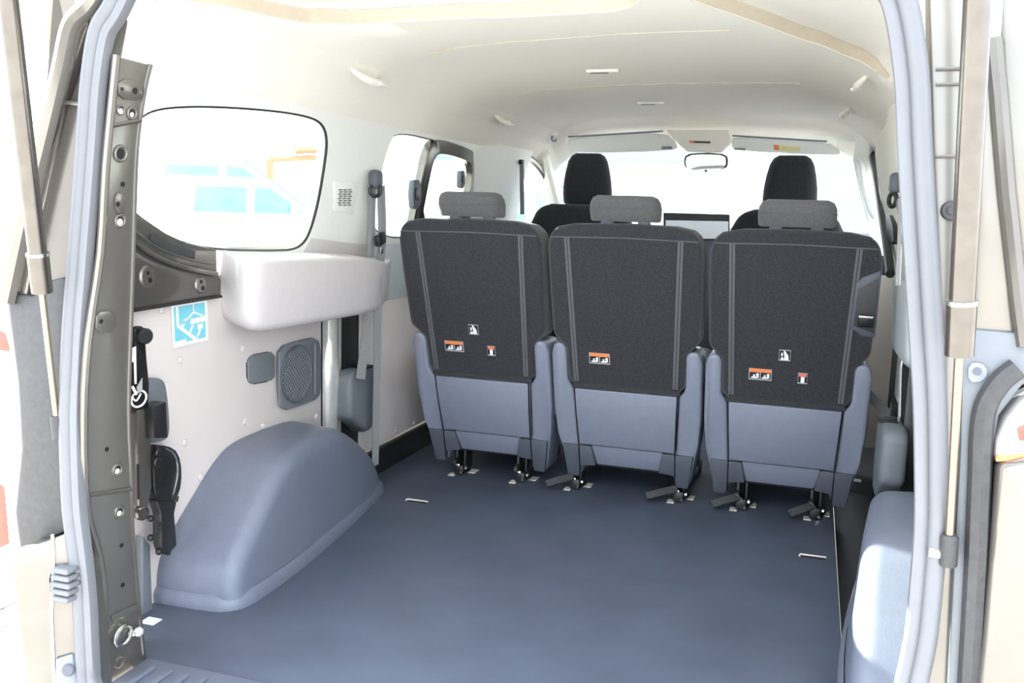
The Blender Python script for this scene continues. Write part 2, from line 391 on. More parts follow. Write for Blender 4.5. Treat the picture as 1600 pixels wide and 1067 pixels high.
for px, py, r in ((230, 432, 0.026), (313, 445, 0.022)):
    c = at(px, py, 0, -0.8535)
    p = put('pressing', BM().disc(c, (1, 0, 0), r, 0.004, 20, r * 0.8), 'bronze', rail)
    put('hole', BM().disc(c + Vector((0.0042, 0.004, -0.008)), (1, 0, 0), 0.006, 0.0006, 12), 'hole', p)
    put('hole', BM().disc(c + Vector((0.0042, -0.002, 0.008)), (1, 0, 0), 0.0045, 0.0006, 12), 'hole', p)

# ------------------------------------------------------------------ lining board, left
bd = BM().slab([(-0.87, 0.0, 0.0), (-0.87, 0.988, 0.0), (-0.87, 0.988, 0.66), (-0.87, 0.0, 0.71)], (-0.012, 0, 0), 0.002)
board = put('lining_board', bd, 'board', wall_l, 'taupe lining board')
for px, py in ((254, 484), (282, 563), (383, 659), (289, 692), (314, 745), (411, 666), (494, 651), (225, 838), (380, 545)):
    c = at(px, py, 0, -0.869)
    s_ = put('screw_plug', BM().disc(c, (1, 0, 0), 0.0095, 0.003, 14, 0.006), 'board', wall_l)
    put('plug_ring', BM().torus(c + Vector((0.0005, 0, 0)), (1, 0, 0), 0.0095, 0.0008, 14), 'trim', s_)
# sticker with a load lashing pictogram
ST = [at(267, 477, 0, -0.868), at(323, 468, 0, -0.868), at(325, 531, 0, -0.868), at(270, 544, 0, -0.868)]
stk = thing('lashing_sticker', 'cyan sticker with white lashing pictogram on taupe board', 'sticker', ST[3])
put('backing', BM().slab(ST, (0.0006, 0, 0)), 'swhite', stk)
def sq(u, v):
    a = ST[0].lerp(ST[1], u); c = ST[3].lerp(ST[2], u); return a.lerp(c, v)
put('cyan_field', BM().slab([sq(0.06, 0.06), sq(0.93, 0.06), sq(0.93, 0.92), sq(0.06, 0.92)], (0.0010, 0, 0)), 'sblue', stk)
def bar(b, u0, v0, u1, v1, w):
    a, c = sq(u0, v0), sq(u1, v1); d = (c - a).normalized(); n = Vector((1, 0, 0)).cross(d) * w / 2
    b.slab([a + n, c + n, c - n, a - n], (0.0014, 0, 0))
b = BM(); bar(b, .15, .05, .15, .52, .008); bar(b, .15, .5, .68, .95, .009); bar(b, .06, .90, .36, .88, .006); bar(b, .36, .38, .27, .55, .007)
bar(b, .57, .55, .47, .72, .006); bar(b, .78, .68, .68, .86, .006); bar(b, .50, .46, .92, .46, .012); bar(b, .70, .62, .85, .62, .012)
bar(b, .60, .05, .60, .25, .003); bar(b, .60, .25, .25, .50, .004); bar(b, .60, .25, .9, .40, .004)
put('pictogram', b, 'swhite', stk)
# cover plate, speaker, round cornered grommet
def plate_on_wall(px, off, th, m, bev, name, parent):
    return put(name, BM().slab(smooth([at(x, y, 0, -0.87 + off) for x, y in px], 1), (th, 0, 0), bev), m, parent)
t = thing('cover_plate', 'small square grey cover plate beside the loudspeaker', 'cover', at(385, 600, 0, -0.87))
plate_on_wall([(385, 557), (405, 552), (426, 549), (426, 575), (426, 593), (405, 597), (386, 600), (385, 580)], 0, 0.008, 'plasg', 0.002, 'plate', t)
put('shadow_gap', BM().slab(smooth([at(x, y, 0, -0.87) for x, y in [(384, 556), (427, 547), (427, 595), (385, 602)]], 1), (0.0015, 0, 0)), 'black', t)
t = thing('loudspeaker', 'grey rectangular loudspeaker with round mesh on left board', 'speaker', at(435, 640, 0, -0.87))
SPo = [(432, 542), (460, 532), (492, 526), (496, 550), (496, 600), (494, 622), (465, 633), (437, 642), (432, 620), (430, 570)]
plate_on_wall(SPo, 0, 0.014, 'plasg', 0.004, 'housing', t)
cs = at(463, 584, 0, -0.856); RY, RZ = 0.083, 0.083
put('dish', BM().disc(cs, (1, 0, 0), 0.080, 0.002, 28, 0.078), 'hole', t)
put('rim', BM().torus(cs + Vector((0.002, 0, 0)), (1, 0, 0), 0.080, 0.004, 28), 'plasd', t)
b = BM()
for i in range(-11, 12):
    for k in (-1, 1):
        o = i * 0.010; ln = math.sqrt(max(0, 0.076 ** 2 - (o * 1.0) ** 2))
        if ln < 0.01: continue
        d = Vector((0, 1, k)).normalized(); n = Vector((0, -k, 1)).normalized()
        a = cs + Vector((0.003, 0, 0)) + n * o; b.tube([a - d * ln, a + d * ln], 0.0020, 4)
mg = put('mesh_grille', b, 'plasg', t)
for k in (-1, 1): put('side_lip', BM().tube([cs + Vector((0.004, k * 0.095, -0.075)), cs + Vector((0.004, k * 0.095, 0.075))], 0.004, 6), 'plasg', t)
t = thing('grommet_cover', 'tall rounded grey cover behind the black mechanism', 'cover', at(235, 690, 0, -0.87))
GP = smooth([at(x, y, 0, -0.868) for x, y in [(212, 592), (246, 588), (253, 610), (258, 675), (250, 688), (225, 692), (212, 692)]], 2)
put('lid', BM().slab(GP, (0.016, 0, 0), 0.004), 'plasg', t)
b = BM().slab([at(x, y, 0, -0.868) for x, y in [(212, 835), (223, 850), (227, 950), (228, 1010), (212, 1010)]], (0.02, 0, 0), 0.002)
put('edge_strip', b, 'plasg', wall_l)

# ------------------------------------------------------------------ wheel arches
def arch(s, name, lab, grp='moulded wheel arch covers'):
    prof = [(0.232, 0.0), (0.236, 0.06), (0.254, 0.108), (0.30, 0.155), (0.381, 0.220), (0.451, 0.272), (0.523, 0.302), (0.644, 0.310), (0.80, 0.306), (0.90, 0.276), (1.00, 0.225), (1.12, 0.150), (1.22, 0.075), (1.255, 0.03), (1.262, 0.0)]
    P = spline([(y, z, 0) for y, z in prof], 4); n = len(P)
    N = []
    for i in range(n):
        d = P[min(i + 1, n - 1)] - P[max(i - 1, 0)]; d.normalize(); N.append(Vector((d.y, -d.x, 0)))
    XI = [(0.2, 0.662), (0.40, 0.664), (0.56, 0.672), (0.82, 0.700), (1.00, 0.722), (1.11, 0.742), (1.27, 0.80)]
    def xin(y):
        for (a, u), (c, v) in zip(XI, XI[1:]):
            if y <= c: return u + (v - u) * max(0, (y - a) / (c - a))
        return 0.80
    rad = 0.042
    def ring(f, off, cut):
        out = []
        for i in range(n):
            q = P[i] + N[i] * off; z = max(0.0, q.y) if i not in (0, n - 1) else 0.0
            xi = xin(q.x) + 0.020 * z / 0.3
            out.append((s * (0.868 + (xi + rad - 0.868) * f - cut), q.x, z))
        return out
    R = [ring(0, 0, 0), ring(0.5, 0.004, 0), ring(1.0, 0.008, 0)]
    for k in range(1, 9):
        a = math.pi / 2 * k / 8; R.append(ring(1.0, 0.008 + rad * (1 - math.cos(a)), rad * math.sin(a)))
    t = thing(name, lab, 'wheel arch', (s * 0.76, 0.75, 0), grp)
    b = BM(); b.rings(R, close=False)
    last = R[-1]
    F = [last]
    for k in (1, 2, 3, 4, 5, 6):
        g_ = 1 - k / 6.0
        F.append([(s * (xin(0.70 + (p[1] - 0.70) * g_) + 0.020 * p[2] * g_ / 0.3), 0.70 + (p[1] - 0.70) * g_, p[2] * g_) for p in last])
    b.rings(F, close=False)
    bmesh.ops.remove_doubles(b.bm, verts=b.bm.verts, dist=1e-4)
    put('cover', b, 'arch', t, ang=0.9)
    # skirt lip round the base
    base = [(s * 0.866, 0.222), (s * 0.74, 0.228), (s * 0.69, 0.240), (s * 0.657, 0.285), (s * 0.655, 0.40), (s * 0.664, 0.56), (s * 0.692, 0.82), (s * 0.737, 1.11), (s * 0.775, 1.22), (s * 0.866, 1.275)]
    bp = spline([(x, y, 0) for x, y in base], 6)
    put('skirt', BM().rings([[(p.x, p.y, 0.0) for p in bp], [(p.x, p.y, 0.022) for p in bp], [(p.x + s * 0.010, p.y + (0.010 if p.y < 0.6 else -0.010), 0.034) for p in bp]], close=False), 'arch', t, ang=1.0)
    return t
arch(-1, 'wheel_arch_cover', 'blue grey moulded wheel arch cover below the cyan sticker')
ra = arch(1, 'wheel_arch_cover', 'blue grey wheel arch cover beside right seal, with a sunlit patch'); ra.location.x -= 0.028

# ------------------------------------------------------------------ left mid section: bare metal bay, belt reel, shelf box, belts
bay = thing('metal_bay', 'bare bright metal body bay behind the belt reel cover', 'body bay', (-0.89, 1.1, 0))
put('bright_sheet', BM().slab([(-0.885, 0.985, 0.10), (-0.885, 1.15, 0.10), (-0.885, 1.15, 0.70), (-0.885, 0.985, 0.70)], (-0.01, 0, 0)), 'metal', bay)
put('bulge', BM().tube(spline([(-0.912, 1.085, 0.70), (-0.912, 1.085, 0.52), (-0.905, 1.075, 0.46), (-0.898, 1.07, 0.40), (-0.905, 1.075, 0.30), (-0.912, 1.085, 0.10)], 5), 0.040, 14), 'metal', bay)
put('edge_gap', BM().box((-0.874, 0.991, 0.33), (0.010, 0.006, 0.66)), 'black', bay)
put('dark_recess', BM().slab([(-0.884, 1.14, 0.0), (-0.884, 1.26, 0.0), (-0.884, 1.26, 0.70), (-0.884, 1.14, 0.70)], (-0.01, 0, 0)), 'black', bay)
put('dark_foot', BM().slab([(-0.884, 0.985, 0.0), (-0.884, 1.10, 0.0), (-0.884, 1.10, 0.19), (-0.884, 0.985, 0.24)], (-0.01, 0, 0), 0.003), 'black', bay)
put('eyelet', BM().torus((-0.872, 1.13, 0.17), (1, 0.3, 0), 0.018, 0.004, 16), 'chrome', bay)

def reel(s, name, lab, y0=0.985, y1=1.20, z0=0.195, z1=0.425, xo=0.885):
    t = thing(name, lab, 'belt reel', (s * (xo - 0.03), (y0 + y1) / 2, z0), 'belt reel covers')
    P = [(s * xo, y0 + .01, z1 - 0.02), (s * xo, y0 + 0.04, z1), (s * xo, y1 - 0.01, z1), (s * xo, y1, z0 + 0.09), (s * xo, y1 - 0.03, z0), (s * xo, y0 + 0.12, z0), (s * xo, y0 + 0.01, z0 + 0.07)]
    put('cover', BM().slab(P, (-s * 0.065, 0, 0), 0.016, 3), 'plasg', t)
    put('slot', BM().box((s * (xo - 0.045), (y0 + y1) / 2 + 0.03, z1), (0.05, 0.07, 0.006), 0.002), 'hole', t)
    return t
reel(-1, 'belt_reel', 'grey belt reel cover low on the left wall behind the arch', 1.075, 1.27, 0.19, 0.405)
reel(1, 'belt_reel', 'grey belt reel cover at the right seal above the right arch', 1.02, 1.24, 0.185, 0.395, 0.785)

def shelf(s, y0, y1, z0, z1, name, lab, m):
    t = thing(name, lab, 'side trim', (s * 0.81, (y0 + y1) / 2, z0), 'padded side trim boxes')
    L = y1 - y0; R = []
    for f, xf, zb, zt in ((0.0, 0.790, 0.055, 0.012), (0.004, 0.772, 0.038, 0.006), (0.016, 0.758, 0.024, 0.002), (0.04, 0.749, 0.012, 0.0), (0.09, 0.746, 0.004, -0.001), (0.2, 0.745, 0.0, -0.002),
                          (0.5, 0.745, -0.004, -0.008), (0.72, 0.745, -0.006, -0.018), (0.86, 0.752, -0.005, -0.030), (0.95, 0.770, -0.002, -0.038), (1.05, 0.81, 0.0, -0.040), (1.2, 0.874, 0.004, -0.040)):
        y = y0 + f * L; zt_ = z1 + zt - 0.001; zb_ = z0 + zb; r = min(0.024, (0.876 - xf) * 0.6, (zt_ - zb_) * 0.4); c = [(0.878, zt_ + 0.008)]
        for k in range(7):
            a = math.pi / 2 * k / 6; c.append((xf + r - r * math.sin(a), zt_ - r * 0.55 + r * 0.55 * math.cos(a)))
        for k in range(7):
            a = math.pi / 2 * k / 6; c.append((xf + 0.012 + r * 1.2 - r * 1.2 * math.cos(a), zb_ + r * 1.2 - r * 1.2 * math.sin(a)))
        c.append((0.878, zb_ + 0.012))
        R.append([(s * x, y + 0.055 * (x - 0.745) / 0.125, z) for x, z in c])
    put('box_trim', BM().rings(R, True, True, True), m, t, ang=0.8)
    return t
sh = shelf(-1, 0.44, 1.26, 0.598, 0.787, 'side_trim_box', 'taupe box trim jutting out under the left rear window', 'trim')
put('rear_seam', BM().box((-0.7455, 1.135, 0.66), (0.002, 0.003, 0.09)), 'plas', sh)
shr = shelf(1, 1.0, 1.62, 0.545, 0.775, 'side_trim_box', 'pale grey box trim jutting out beside the right seal', 'trimb')
# lower taupe strip of the pillar lining above the box
b = BM().slab([atl(x, y, 0.004) for x, y in [(487, 372), (575, 383), (578, 408), (470, 400)]], (-0.01, 0, 0), 0.003)
put('waist_strip', b, 'trim', trim1)
# air vent in the pillar lining
t = thing('air_vent', 'slotted air vent high on the white left pillar lining', 'vent', atl(535, 318))
put('vent_plate', BM().slab([atl(x, y, 0.002) for x, y in [(520, 283), (560, 284), (551, 335), (521, 329)]], (0.003, 0, 0), 0.001), 'white', t)
for r in range(8):
    for c_ in range(3):
        px = 529 + c_ * 7.2 - r * 0.25 + (r % 2) * 1.5; py = 296 + r * 3.4
        p = [atl(px, py, 0.0055), atl(px + 5.2, py - 0.3, 0.0055), atl(px + 5.0, py + 1.1, 0.0055), atl(px, py + 1.3, 0.0055)]
        put('vent_slot', BM().slab(p, (0.001, 0, 0)), 'hole', t)

# hanging seat belts on the left
def ribbon(path, w, th, up):
    return BM().tube(path, 1.0, prof=[(-w / 2, -th / 2), (w / 2, -th / 2), (w / 2, th / 2), (-w / 2, th / 2)], up=up)
bt = thing('seat_belt', 'grey hanging seat belt on the left pillar beside the first seat', 'seat belt', (-0.78, 1.2, 0))
def lp(lst, x): return spline([at(px, py, 0, x) for px, py in lst], 6)
bn = (0.75, -0.65, 0)
for x_, L in ((-0.785, [(592, 288), (594, 372), (588, 450), (587, 560), (584, 728)]), (-0.780, [(598, 290), (600, 372), (594, 450), (592, 560), (588, 726)]),
              (-0.80, [(577, 290), (578, 340), (576, 402)]), (-0.80, [(584, 292), (583, 340), (582, 402)])):
    put('webbing', ribbon(lp(L, x_), 0.014, 0.004, bn), 'web', bt)
put('lower_webbing', ribbon(lp([(575, 492), (569, 545), (563, 592)], -0.80), 0.030, 0.004, bn), 'web', bt)
ch = at(587, 280, 0, -0.79)
put('loop_cover', BM().box(ch, (0.035, 0.05, 0.058), 0.014, 3), 'plasd', bt)
put('guide_loop', BM().torus(ch + Vector((0.005, -0.012, -0.035)), bn, 0.018, 0.006, 14), 'black', bt)
cb = at(594, 374, 0, -0.775)
put('tongue', BM().box(cb, (0.02, 0.05, 0.035), 0.005, rot=Matrix.Rotation(0.3, 3, 'X')), 'black', bt)
put('tongue_tip', BM().box(cb + Vector((0, 0.012, -0.03)), (0.004, 0.018, 0.03), 0.001), 'chrome', bt)

# ------------------------------------------------------------------ left sliding door
d1 = sroot('door_1', 'left sliding door, pale lining and dark framed vent window', 'door', (-0.87, 1.75, 0))
put('lower_board', BM().slab([(-0.87, 1.25, 0.10), (-0.87, 2.35, 0.10), (-0.87, 2.35, 0.60), (-0.87, 1.25, 0.60)], (-0.012, 0, 0), 0.002), 'board', d1)
put('upper_lining', BM().slab([(-0.866, 1.24, 0.60), (-0.866, 2.35, 0.60), (-0.858, 2.35, 0.80), (-0.858, 1.24, 0.80)], (-0.012, 0, 0), 0.003), 'trimb', d1)
put('sill_upper', BM().box((-0.865, 1.78, 0.085), (0.02, 1.14, 0.014), 0.004), 'blackm', d1)
put('sill_rail', BM().box((-0.872, 1.78, 0.04), (0.02, 1.14, 0.085), 0.003), 'black', d1)
for i in range(6): put('screw', BM().disc((-0.8695, 1.36 + i * 0.16, 0.115), (1, 0, 0), 0.006, 0.004, 8), 'metal', d1)
FO = [(v.x, v.y) for v in smooth([(p[0], p[1], 0) for p in [(1.58, 0.80), (1.585, 1.0), (1.60, 1.15), (1.70, 1.168), (2.0, 1.155), (2.13, 1.13), (2.15, 1.0), (2.13, 0.80)]], 2)]
cyy = sum(p[0] for p in FO) / len(FO); czz = sum(p[1] for p in FO) / len(FO)
FI = [(cyy + (p[0] - cyy) * 0.76, czz - 0.008 + (p[1] - czz) * 0.72) for p in FO]
g = lambda p, o: (-(wall_x(p[1]) - o), p[0], p[1])
put('vent_frame', BM().rings([[g(p, -0.02) for p in FO], [g(p, 0.006) for p in FO], [g(p, 0.010) for p in [(cyy + (q[0] - cyy) * 0.97, czz + (q[1] - czz) * 0.97) for q in FO]], [g(p, 0.008) for p in FI], [g(p, -0.02) for p in FI]]), 'tube', d1, 'dark frame of the vent window')
for (px, py, w) in ((652, 303, 0.036), (724, 280, 0.024)):
    c = atl(px, py, 0.02)
    lt = put('slide_latch', BM().slab([c + Vector((0, a * w, e * w)) for a, e in ((-0.75, 1.3), (0.5, 1.4), (1.1, 0.5), (1.0, -0.8), (0.2, -1.5), (-0.7, -1.3), (-0.95, 0))], (-0.022, 0, 0), 0.004), 'plasd', d1)
    put('latch_button', BM().box(c + Vector((0.003, -w * 0.2, 0)), (0.006, w * 0.6, w * 1.2), 0.002), 'blackm', lt)

# front part of the left side: pillar lining, front door window, dark seal
bp_ = [(740, 235), (775, 228), (812, 228), (836, 232), (824, 262), (815, 300), (806, 350), (800, 420), (735, 420), (738, 330), (742, 270)]
pil = struct(put('trim_5', BM().slab([atp(x, y, PL + NL * 0.012, NL) for x, y in bp_], (-0.03, 0, 0), 0.006), 'white'), 'pale middle pillar lining left of the front seats', 'lining')
def door_frame(n, s, lab):
    t = sroot('door_%d' % n, lab, 'door', (s * 0.86, 3.0, 0))
    a = [(-s * -0.80, 2.62, 1.17), (s * 0.80, 2.85, 1.165), (s * 0.80, 3.08, 1.10), (s * 0.82, 3.32, 0.98), (s * 0.84, 3.55, 0.84)]
    put('door_seal', BM().tube(spline(a, 6), 0.017, 8), 'bronzed', t)
    put('door_panel', BM().slab([(s * 0.86, 2.35, 0.0), (s * 0.86, 3.6, 0.0), (s * 0.86, 3.6, 0.80), (s * 0.86, 2.35, 0.82)], (s * 0.03, 0, 0), 0.004), 'plasd', t)
    put('door_glass', BM().slab([(s * 0.855, 2.60, 0.82), (s * 0.855, 3.55, 0.80), (s * 0.83, 3.1, 1.09), (s * 0.82, 2.85, 1.165), (s * 0.82, 2.60, 1.17)], (s * 0.004, 0, 0)), 'clear', t)
door_frame(2, -1, 'left front door with dark curved window seal'); door_frame(3, 1, 'right front door beyond the driver seat')
fb = thing('shoulder_belt', 'thin grey front seat belt beside the left front seat', 'seat belt', (-0.78, 2.55, 0.7))
put('webbing', ribbon([at(815, 255, 0, -0.775), at(816, 335, 0, -0.765)], 0.022, 0.003, bn), 'web', fb)
put('guide', BM().box(at(815, 253, 0, -0.775), (0.02, 0.03, 0.02), 0.004), 'black', fb)

# ------------------------------------------------------------------ right side trims
d4 = sroot('door_4', 'right sliding door opening with black rubber seal', 'door', (0.84, 1.9, 0))
Q = [at(x, y, 0, 0.738) for x, y in [(1392, 178), (1383, 187), (1370, 203), (1363, 218), (1364, 245), (1368, 275), (1377, 330), (1386, 385), (1391, 428)]]
put('rubber_seal', BM().tube(spline(Q, 6), 0.0135, 8), 'black', d4)
put('seal_catch', BM().slab([at(x, y, 0, 0.735) for x, y in [(1383, 338), (1389, 336), (1394, 350), (1395, 378), (1391, 382), (1385, 365)]], (0.02, 0, 0), 0.004), 'black', d4)
put('lower_board', BM().slab([(0.71, 2.25, 0.06), (0.86, 2.25, 0.06), (0.86, 2.25, 0.72), (0.74, 2.25, 0.72)], (0, 0.02, 0), 0.003), 'board', d4)
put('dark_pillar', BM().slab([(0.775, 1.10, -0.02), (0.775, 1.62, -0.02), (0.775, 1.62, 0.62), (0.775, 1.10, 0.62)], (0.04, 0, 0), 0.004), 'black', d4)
put('door_panel', BM().slab([(0.83, 1.52, 0.16), (0.83, 2.26, 0.16), (0.83, 2.26, 0.80), (0.83, 1.52, 0.80)], (0.03, 0, 0), 0.004), 'board', d4)
put('door_sill', BM().slab([(0.82, 1.52, -0.03), (0.82, 2.26, -0.03), (0.82, 2.26, 0.15), (0.82, 1.52, 0.15)], (0.03, 0, 0), 0.004), 'black', d4)
put('bright_bay', BM().slab([(0.772, 1.28, 0.42), (0.772, 1.40, 0.42), (0.772, 1.40, 0.60), (0.772, 1.28, 0.60)], (0.02, 0, 0), 0.003), 'metal', d4)
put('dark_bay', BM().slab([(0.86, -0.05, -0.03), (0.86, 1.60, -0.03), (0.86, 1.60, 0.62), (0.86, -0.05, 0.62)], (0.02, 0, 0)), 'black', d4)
cp_ = [(1378, 162), (1432, 162), (1436, 445), (1392, 440), (1388, 390), (1380, 335), (1371, 278), (1367, 240), (1369, 215), (1384, 194), (1386, 180)]
def leanr(px, py):
    n_ = Vector((-1, 0, -0.10)).normalized(); return atp(px, py, Vector((0.760, 0, 0.8)), n_)
struct(put('trim_7', BM().slab([leanr(x, y) for x, y in cp_], (0.05, 0.0, 0), 0.006), 'cream'), 'cream pillar lining between black door seal and right rear seal', 'lining')
bp2 = [at(x, y, 1, 2.95) for x, y in [(1332, 250), (1337, 212), (1346, 203), (1360, 198), (1358, 250), (1368, 330), (1380, 400), (1366, 400), (1354, 350), (1342, 300)]]
bpo = struct(put('trim_8', BM().slab(bp2, (0.02, 0.06, 0), 0.006), 'white'), 'pale front pillar lining right of the driver seat', 'lining')
put('grab_handle', BM().tube(spline([at(x, y, 1, 2.90) for x, y in [(1341, 250), (1345, 258), (1350, 290), (1360, 325), (1368, 340)]], 5), [0.014] * 21, 8), 'white', bpo)
rb = thing('seat_belt', 'grey seat belt with black loop on the right pillar', 'seat belt', (0.77, 1.25, 0.6))
ch = at(1399, 286, 0, 0.715)
put('loop_cover', BM().box(ch, (0.03, 0.05, 0.055), 0.012, 3), 'plasd', rb)
put('guide_loop', BM().torus(ch + Vector((-0.004, -0.01, -0.045)), (1, 0.5, 0), 0.018, 0.006, 14), 'black', rb)
put('webbing', ribbon(spline([at(1406, 308, 0, 0.712), at(1406, 370, 0, 0.712), at(1403, 446, 0, 0.715)], 4), 0.018, 0.003, (-0.9, -0.4, 0)), 'webl', rb)
put('webbing', ribbon(spline([at(1402, 312, 0, 0.72), at(1412, 370, 0, 0.72), at(1417, 425, 0, 0.72)], 4), 0.02, 0.003, (-0.9, -0.4, 0)), 'black', rb)
put('lower_webbing', ribbon([at(1407, 572, 0, 0.745), at(1405, 655, 0, 0.745)], 0.03, 0.003, (-1, 0, 0)), 'webl', rb)

# ------------------------------------------------------------------ front of the cabin
ws = sroot('window_5', 'wide windscreen at the front of the cabin', 'window', (0, 3.5, 0.85))
put('pane', BM().rings([[(x, 3.85 - 0.35 * abs(x) ** 2, 0.80) for x in (-0.86, -0.6, -0.3, 0, 0.3, 0.6, 0.86)], [(x * 0.94, 3.08 - 0.12 * abs(x) ** 2, 1.33 - 0.13 * abs(x) ** 3) for x in (-0.86, -0.6, -0.3, 0, 0.3, 0.6, 0.86)]], close=False), 'clear', ws)
for s in (-1, 1):
    put('pillar_lining', BM().tube([(s * 0.775, 2.95, 1.20), (s * 0.80, 3.25, 1.02), (s * 0.84, 3.65, 0.80)], [0.035, 0.035, 0.045], 10), 'cream', ws)
hd = struct(put('trim_6', BM().rings([[(x, 2.92, ceil_z(x, 0)) for x in xs], [(x, 3.02, ceil_z(x, 0) - 0.025) for x in xs], [(x * 0.985, 3.07, ceil_z(x, 0) - 0.075) for x in xs], [(x * 0.985, 3.12, ceil_z(x, 0) - 0.10) for x in xs]], close=False), 'cream', ang=1.2), 'cream header lining above the windscreen', 'lining')
def visor(P, lab, y, lblcol=None):
    t = thing('sun_visor', lab, 'sun visor', at(P[3][0], P[3][1], 1, y), 'sun visors folded under the header')
    Q = [at(px, py, 1, y) for px, py in P]
    put('visor_board', BM().slab(smooth(Q, 1), (0, 0.018, 0.004), 0.005), 'white', t)
    put('visor_edge', BM().tube([Q[0], Q[1]], 0.0045, 6), 'plas', t)
    return t, Q
vl, Q = visor([(888, 214), (1036, 205), (1062, 229), (1050, 236), (896, 240), (886, 232)], 'left cream sun visor above the windscreen', 3.0)
vr, Q2 = visor([(1144, 212), (1292, 221), (1318, 240), (1300, 243), (1150, 236), (1142, 230)], 'right cream sun visor with small coloured label', 3.0)
put('coloured_label', BM().slab([at(x, y, 1, 2.995) for x, y in [(1209, 227), (1250, 230), (1250, 236), (1209, 234)]], (0, -0.002, 0)), 'sticky', vr)
put('label_end', BM().slab([at(x, y, 1, 2.992) for x, y in [(1209, 226), (1217, 227), (1217, 235), (1209, 234)]], (0, -0.002, 0)), 'sorange', vr)
put('hinge_pin', BM().box(at(1042, 231, 1, 3.0), (0.05, 0.02, 0.014), 0.004), 'plas', vl)
put('hinge_pin', BM().box(at(1156, 233, 1, 3.0), (0.05, 0.02, 0.010), 0.004), 'plas', vr)
c = Vector((-0.70, 2.86, 1.285))
t = thing('coat_hook', 'small cream coat hook beside the left sun visor', 'coat hook', c)
put('hook_base', BM().box(c, (0.05, 0.05, 0.02), 0.006), 'cream', t)
put('hook', BM().tube(spline([c + Vector((0, 0, -0.008)), c + Vector((0.004, -0.012, -0.028)), c + Vector((0.012, 0.006, -0.034)), c + Vector((0.016, 0.016, -0.022))], 4), 0.005, 6), 'plas', t)
oc = thing('overhead_console', 'cream overhead console with buttons above the mirror', 'console', at(1100, 235, 1, 2.96))
put('console_body', BM().slab([at(x, y, 1, 2.97) for x, y in [(1040, 203), (1140, 203), (1142, 222), (1128, 238), (1072, 236), (1058, 224)]], (0, 0.06, 0), 0.008), 'cream', oc)
put('button_strip', BM().slab([at(x, y, 1, 2.968) for x, y in [(1077, 220), (1110, 221), (1110, 224), (1077, 223)]], (0, -0.003, 0)), 'black', oc)
put('amber_button', BM().slab([at(x, y, 1, 2.966) for x, y in [(1077, 219.6), (1085, 219.8), (1085, 223.4), (1077, 223.2)]], (0, -0.003, 0)), 'sorange', oc)
mr = thing('cabin_mirror', 'black framed rear view mirror hanging under the console', 'mirror', at(1103, 268, 1, 3.1))
MP = smooth([at(x, y, 1, 3.08) for x, y in [(1070, 240), (1103, 238), (1136, 240), (1138, 255), (1134, 264), (1103, 267), (1072, 264), (1068, 255)]], 1)
put('housing', BM().slab(MP, (0, 0.03, 0), 0.005), 'black', mr)
mc = sum(MP, Vector()) / len(MP)
put('mirror_face', BM().slab([mc + (p - mc) * 0.9 + Vector((0, 0, -0.004)) for p in MP], (0, -0.0015, 0)), 'mirror', mr)
put('stem', BM().tube([mc + Vector((0, 0.03, 0.02)), mc + Vector((0.0, 0.06, 0.09))], 0.010, 8), 'black', mr)
put('toggle', BM().box(at(1103, 267, 1, 3.078), (0.012, 0.01, 0.012), 0.002), 'black', mr)
db = thing('dashboard', 'dark dashboard top showing between the front seats', 'dashboard', (0, 3.45, 0.5))
put('dash_body', BM().slab([(-0.85, 3.32, -0.02), (-0.85, 3.30, 0.45), (-0.85, 3.30, 0.82), (-0.85, 3.38, 0.87), (-0.85, 3.80, 0.84), (-0.85, 3.8, -0.02)], (1.70, 0, 0), 0.02), 'plasd', db)
sc = put('display', BM().slab([at(x, y, 1, 3.25) for x, y in [(1036, 332), (1140, 335), (1140, 375), (1036, 375)]], (0, 0.02, 0), 0.004), 'black', db)
put('display_face', BM().slab([at(x, y, 1, 3.247) for x, y in [(1040, 344), (1138, 346), (1138, 373), (1040, 373)]], (0, -0.001, 0)), 'screen', sc)

# ------------------------------------------------------------------ seats
def lean(p): return Vector((p.x, p.y + 0.03 - 0.32 * (p.z - 0.10), p.z))
def headrest(b, w, h, d, zc, taper=0.85, r=0.02, nz=9):
    R = []
    for k in range(nz + 1):
        a = -math.pi / 2 + math.pi * k / nz
        f = math.cos(a) ** 0.35 if 0 < k < nz else 0.35
        zz = zc + h / 2 * math.sin(a); tp = 1 - (1 - taper) * (k / nz)
        R.append([(x * (0.6 + 0.4 * f) * tp, y * (0.45 + 0.55 * f), zz) for x, y in rrect(w, d, min(w, d) * 0.42, 5)])
    b.rings(R, True, True, True); return b
def put_l(name, b, m, parent, fn=None, label=None, ang=0.6):
    if fn: b.map(fn)
    me = b.mesh(name, ang); me.materials.append(MT[m])
    o = bpy.data.objects.new(name, me); COL.objects.link(o); o.parent = parent
    if label: o['label'] = label
    return o

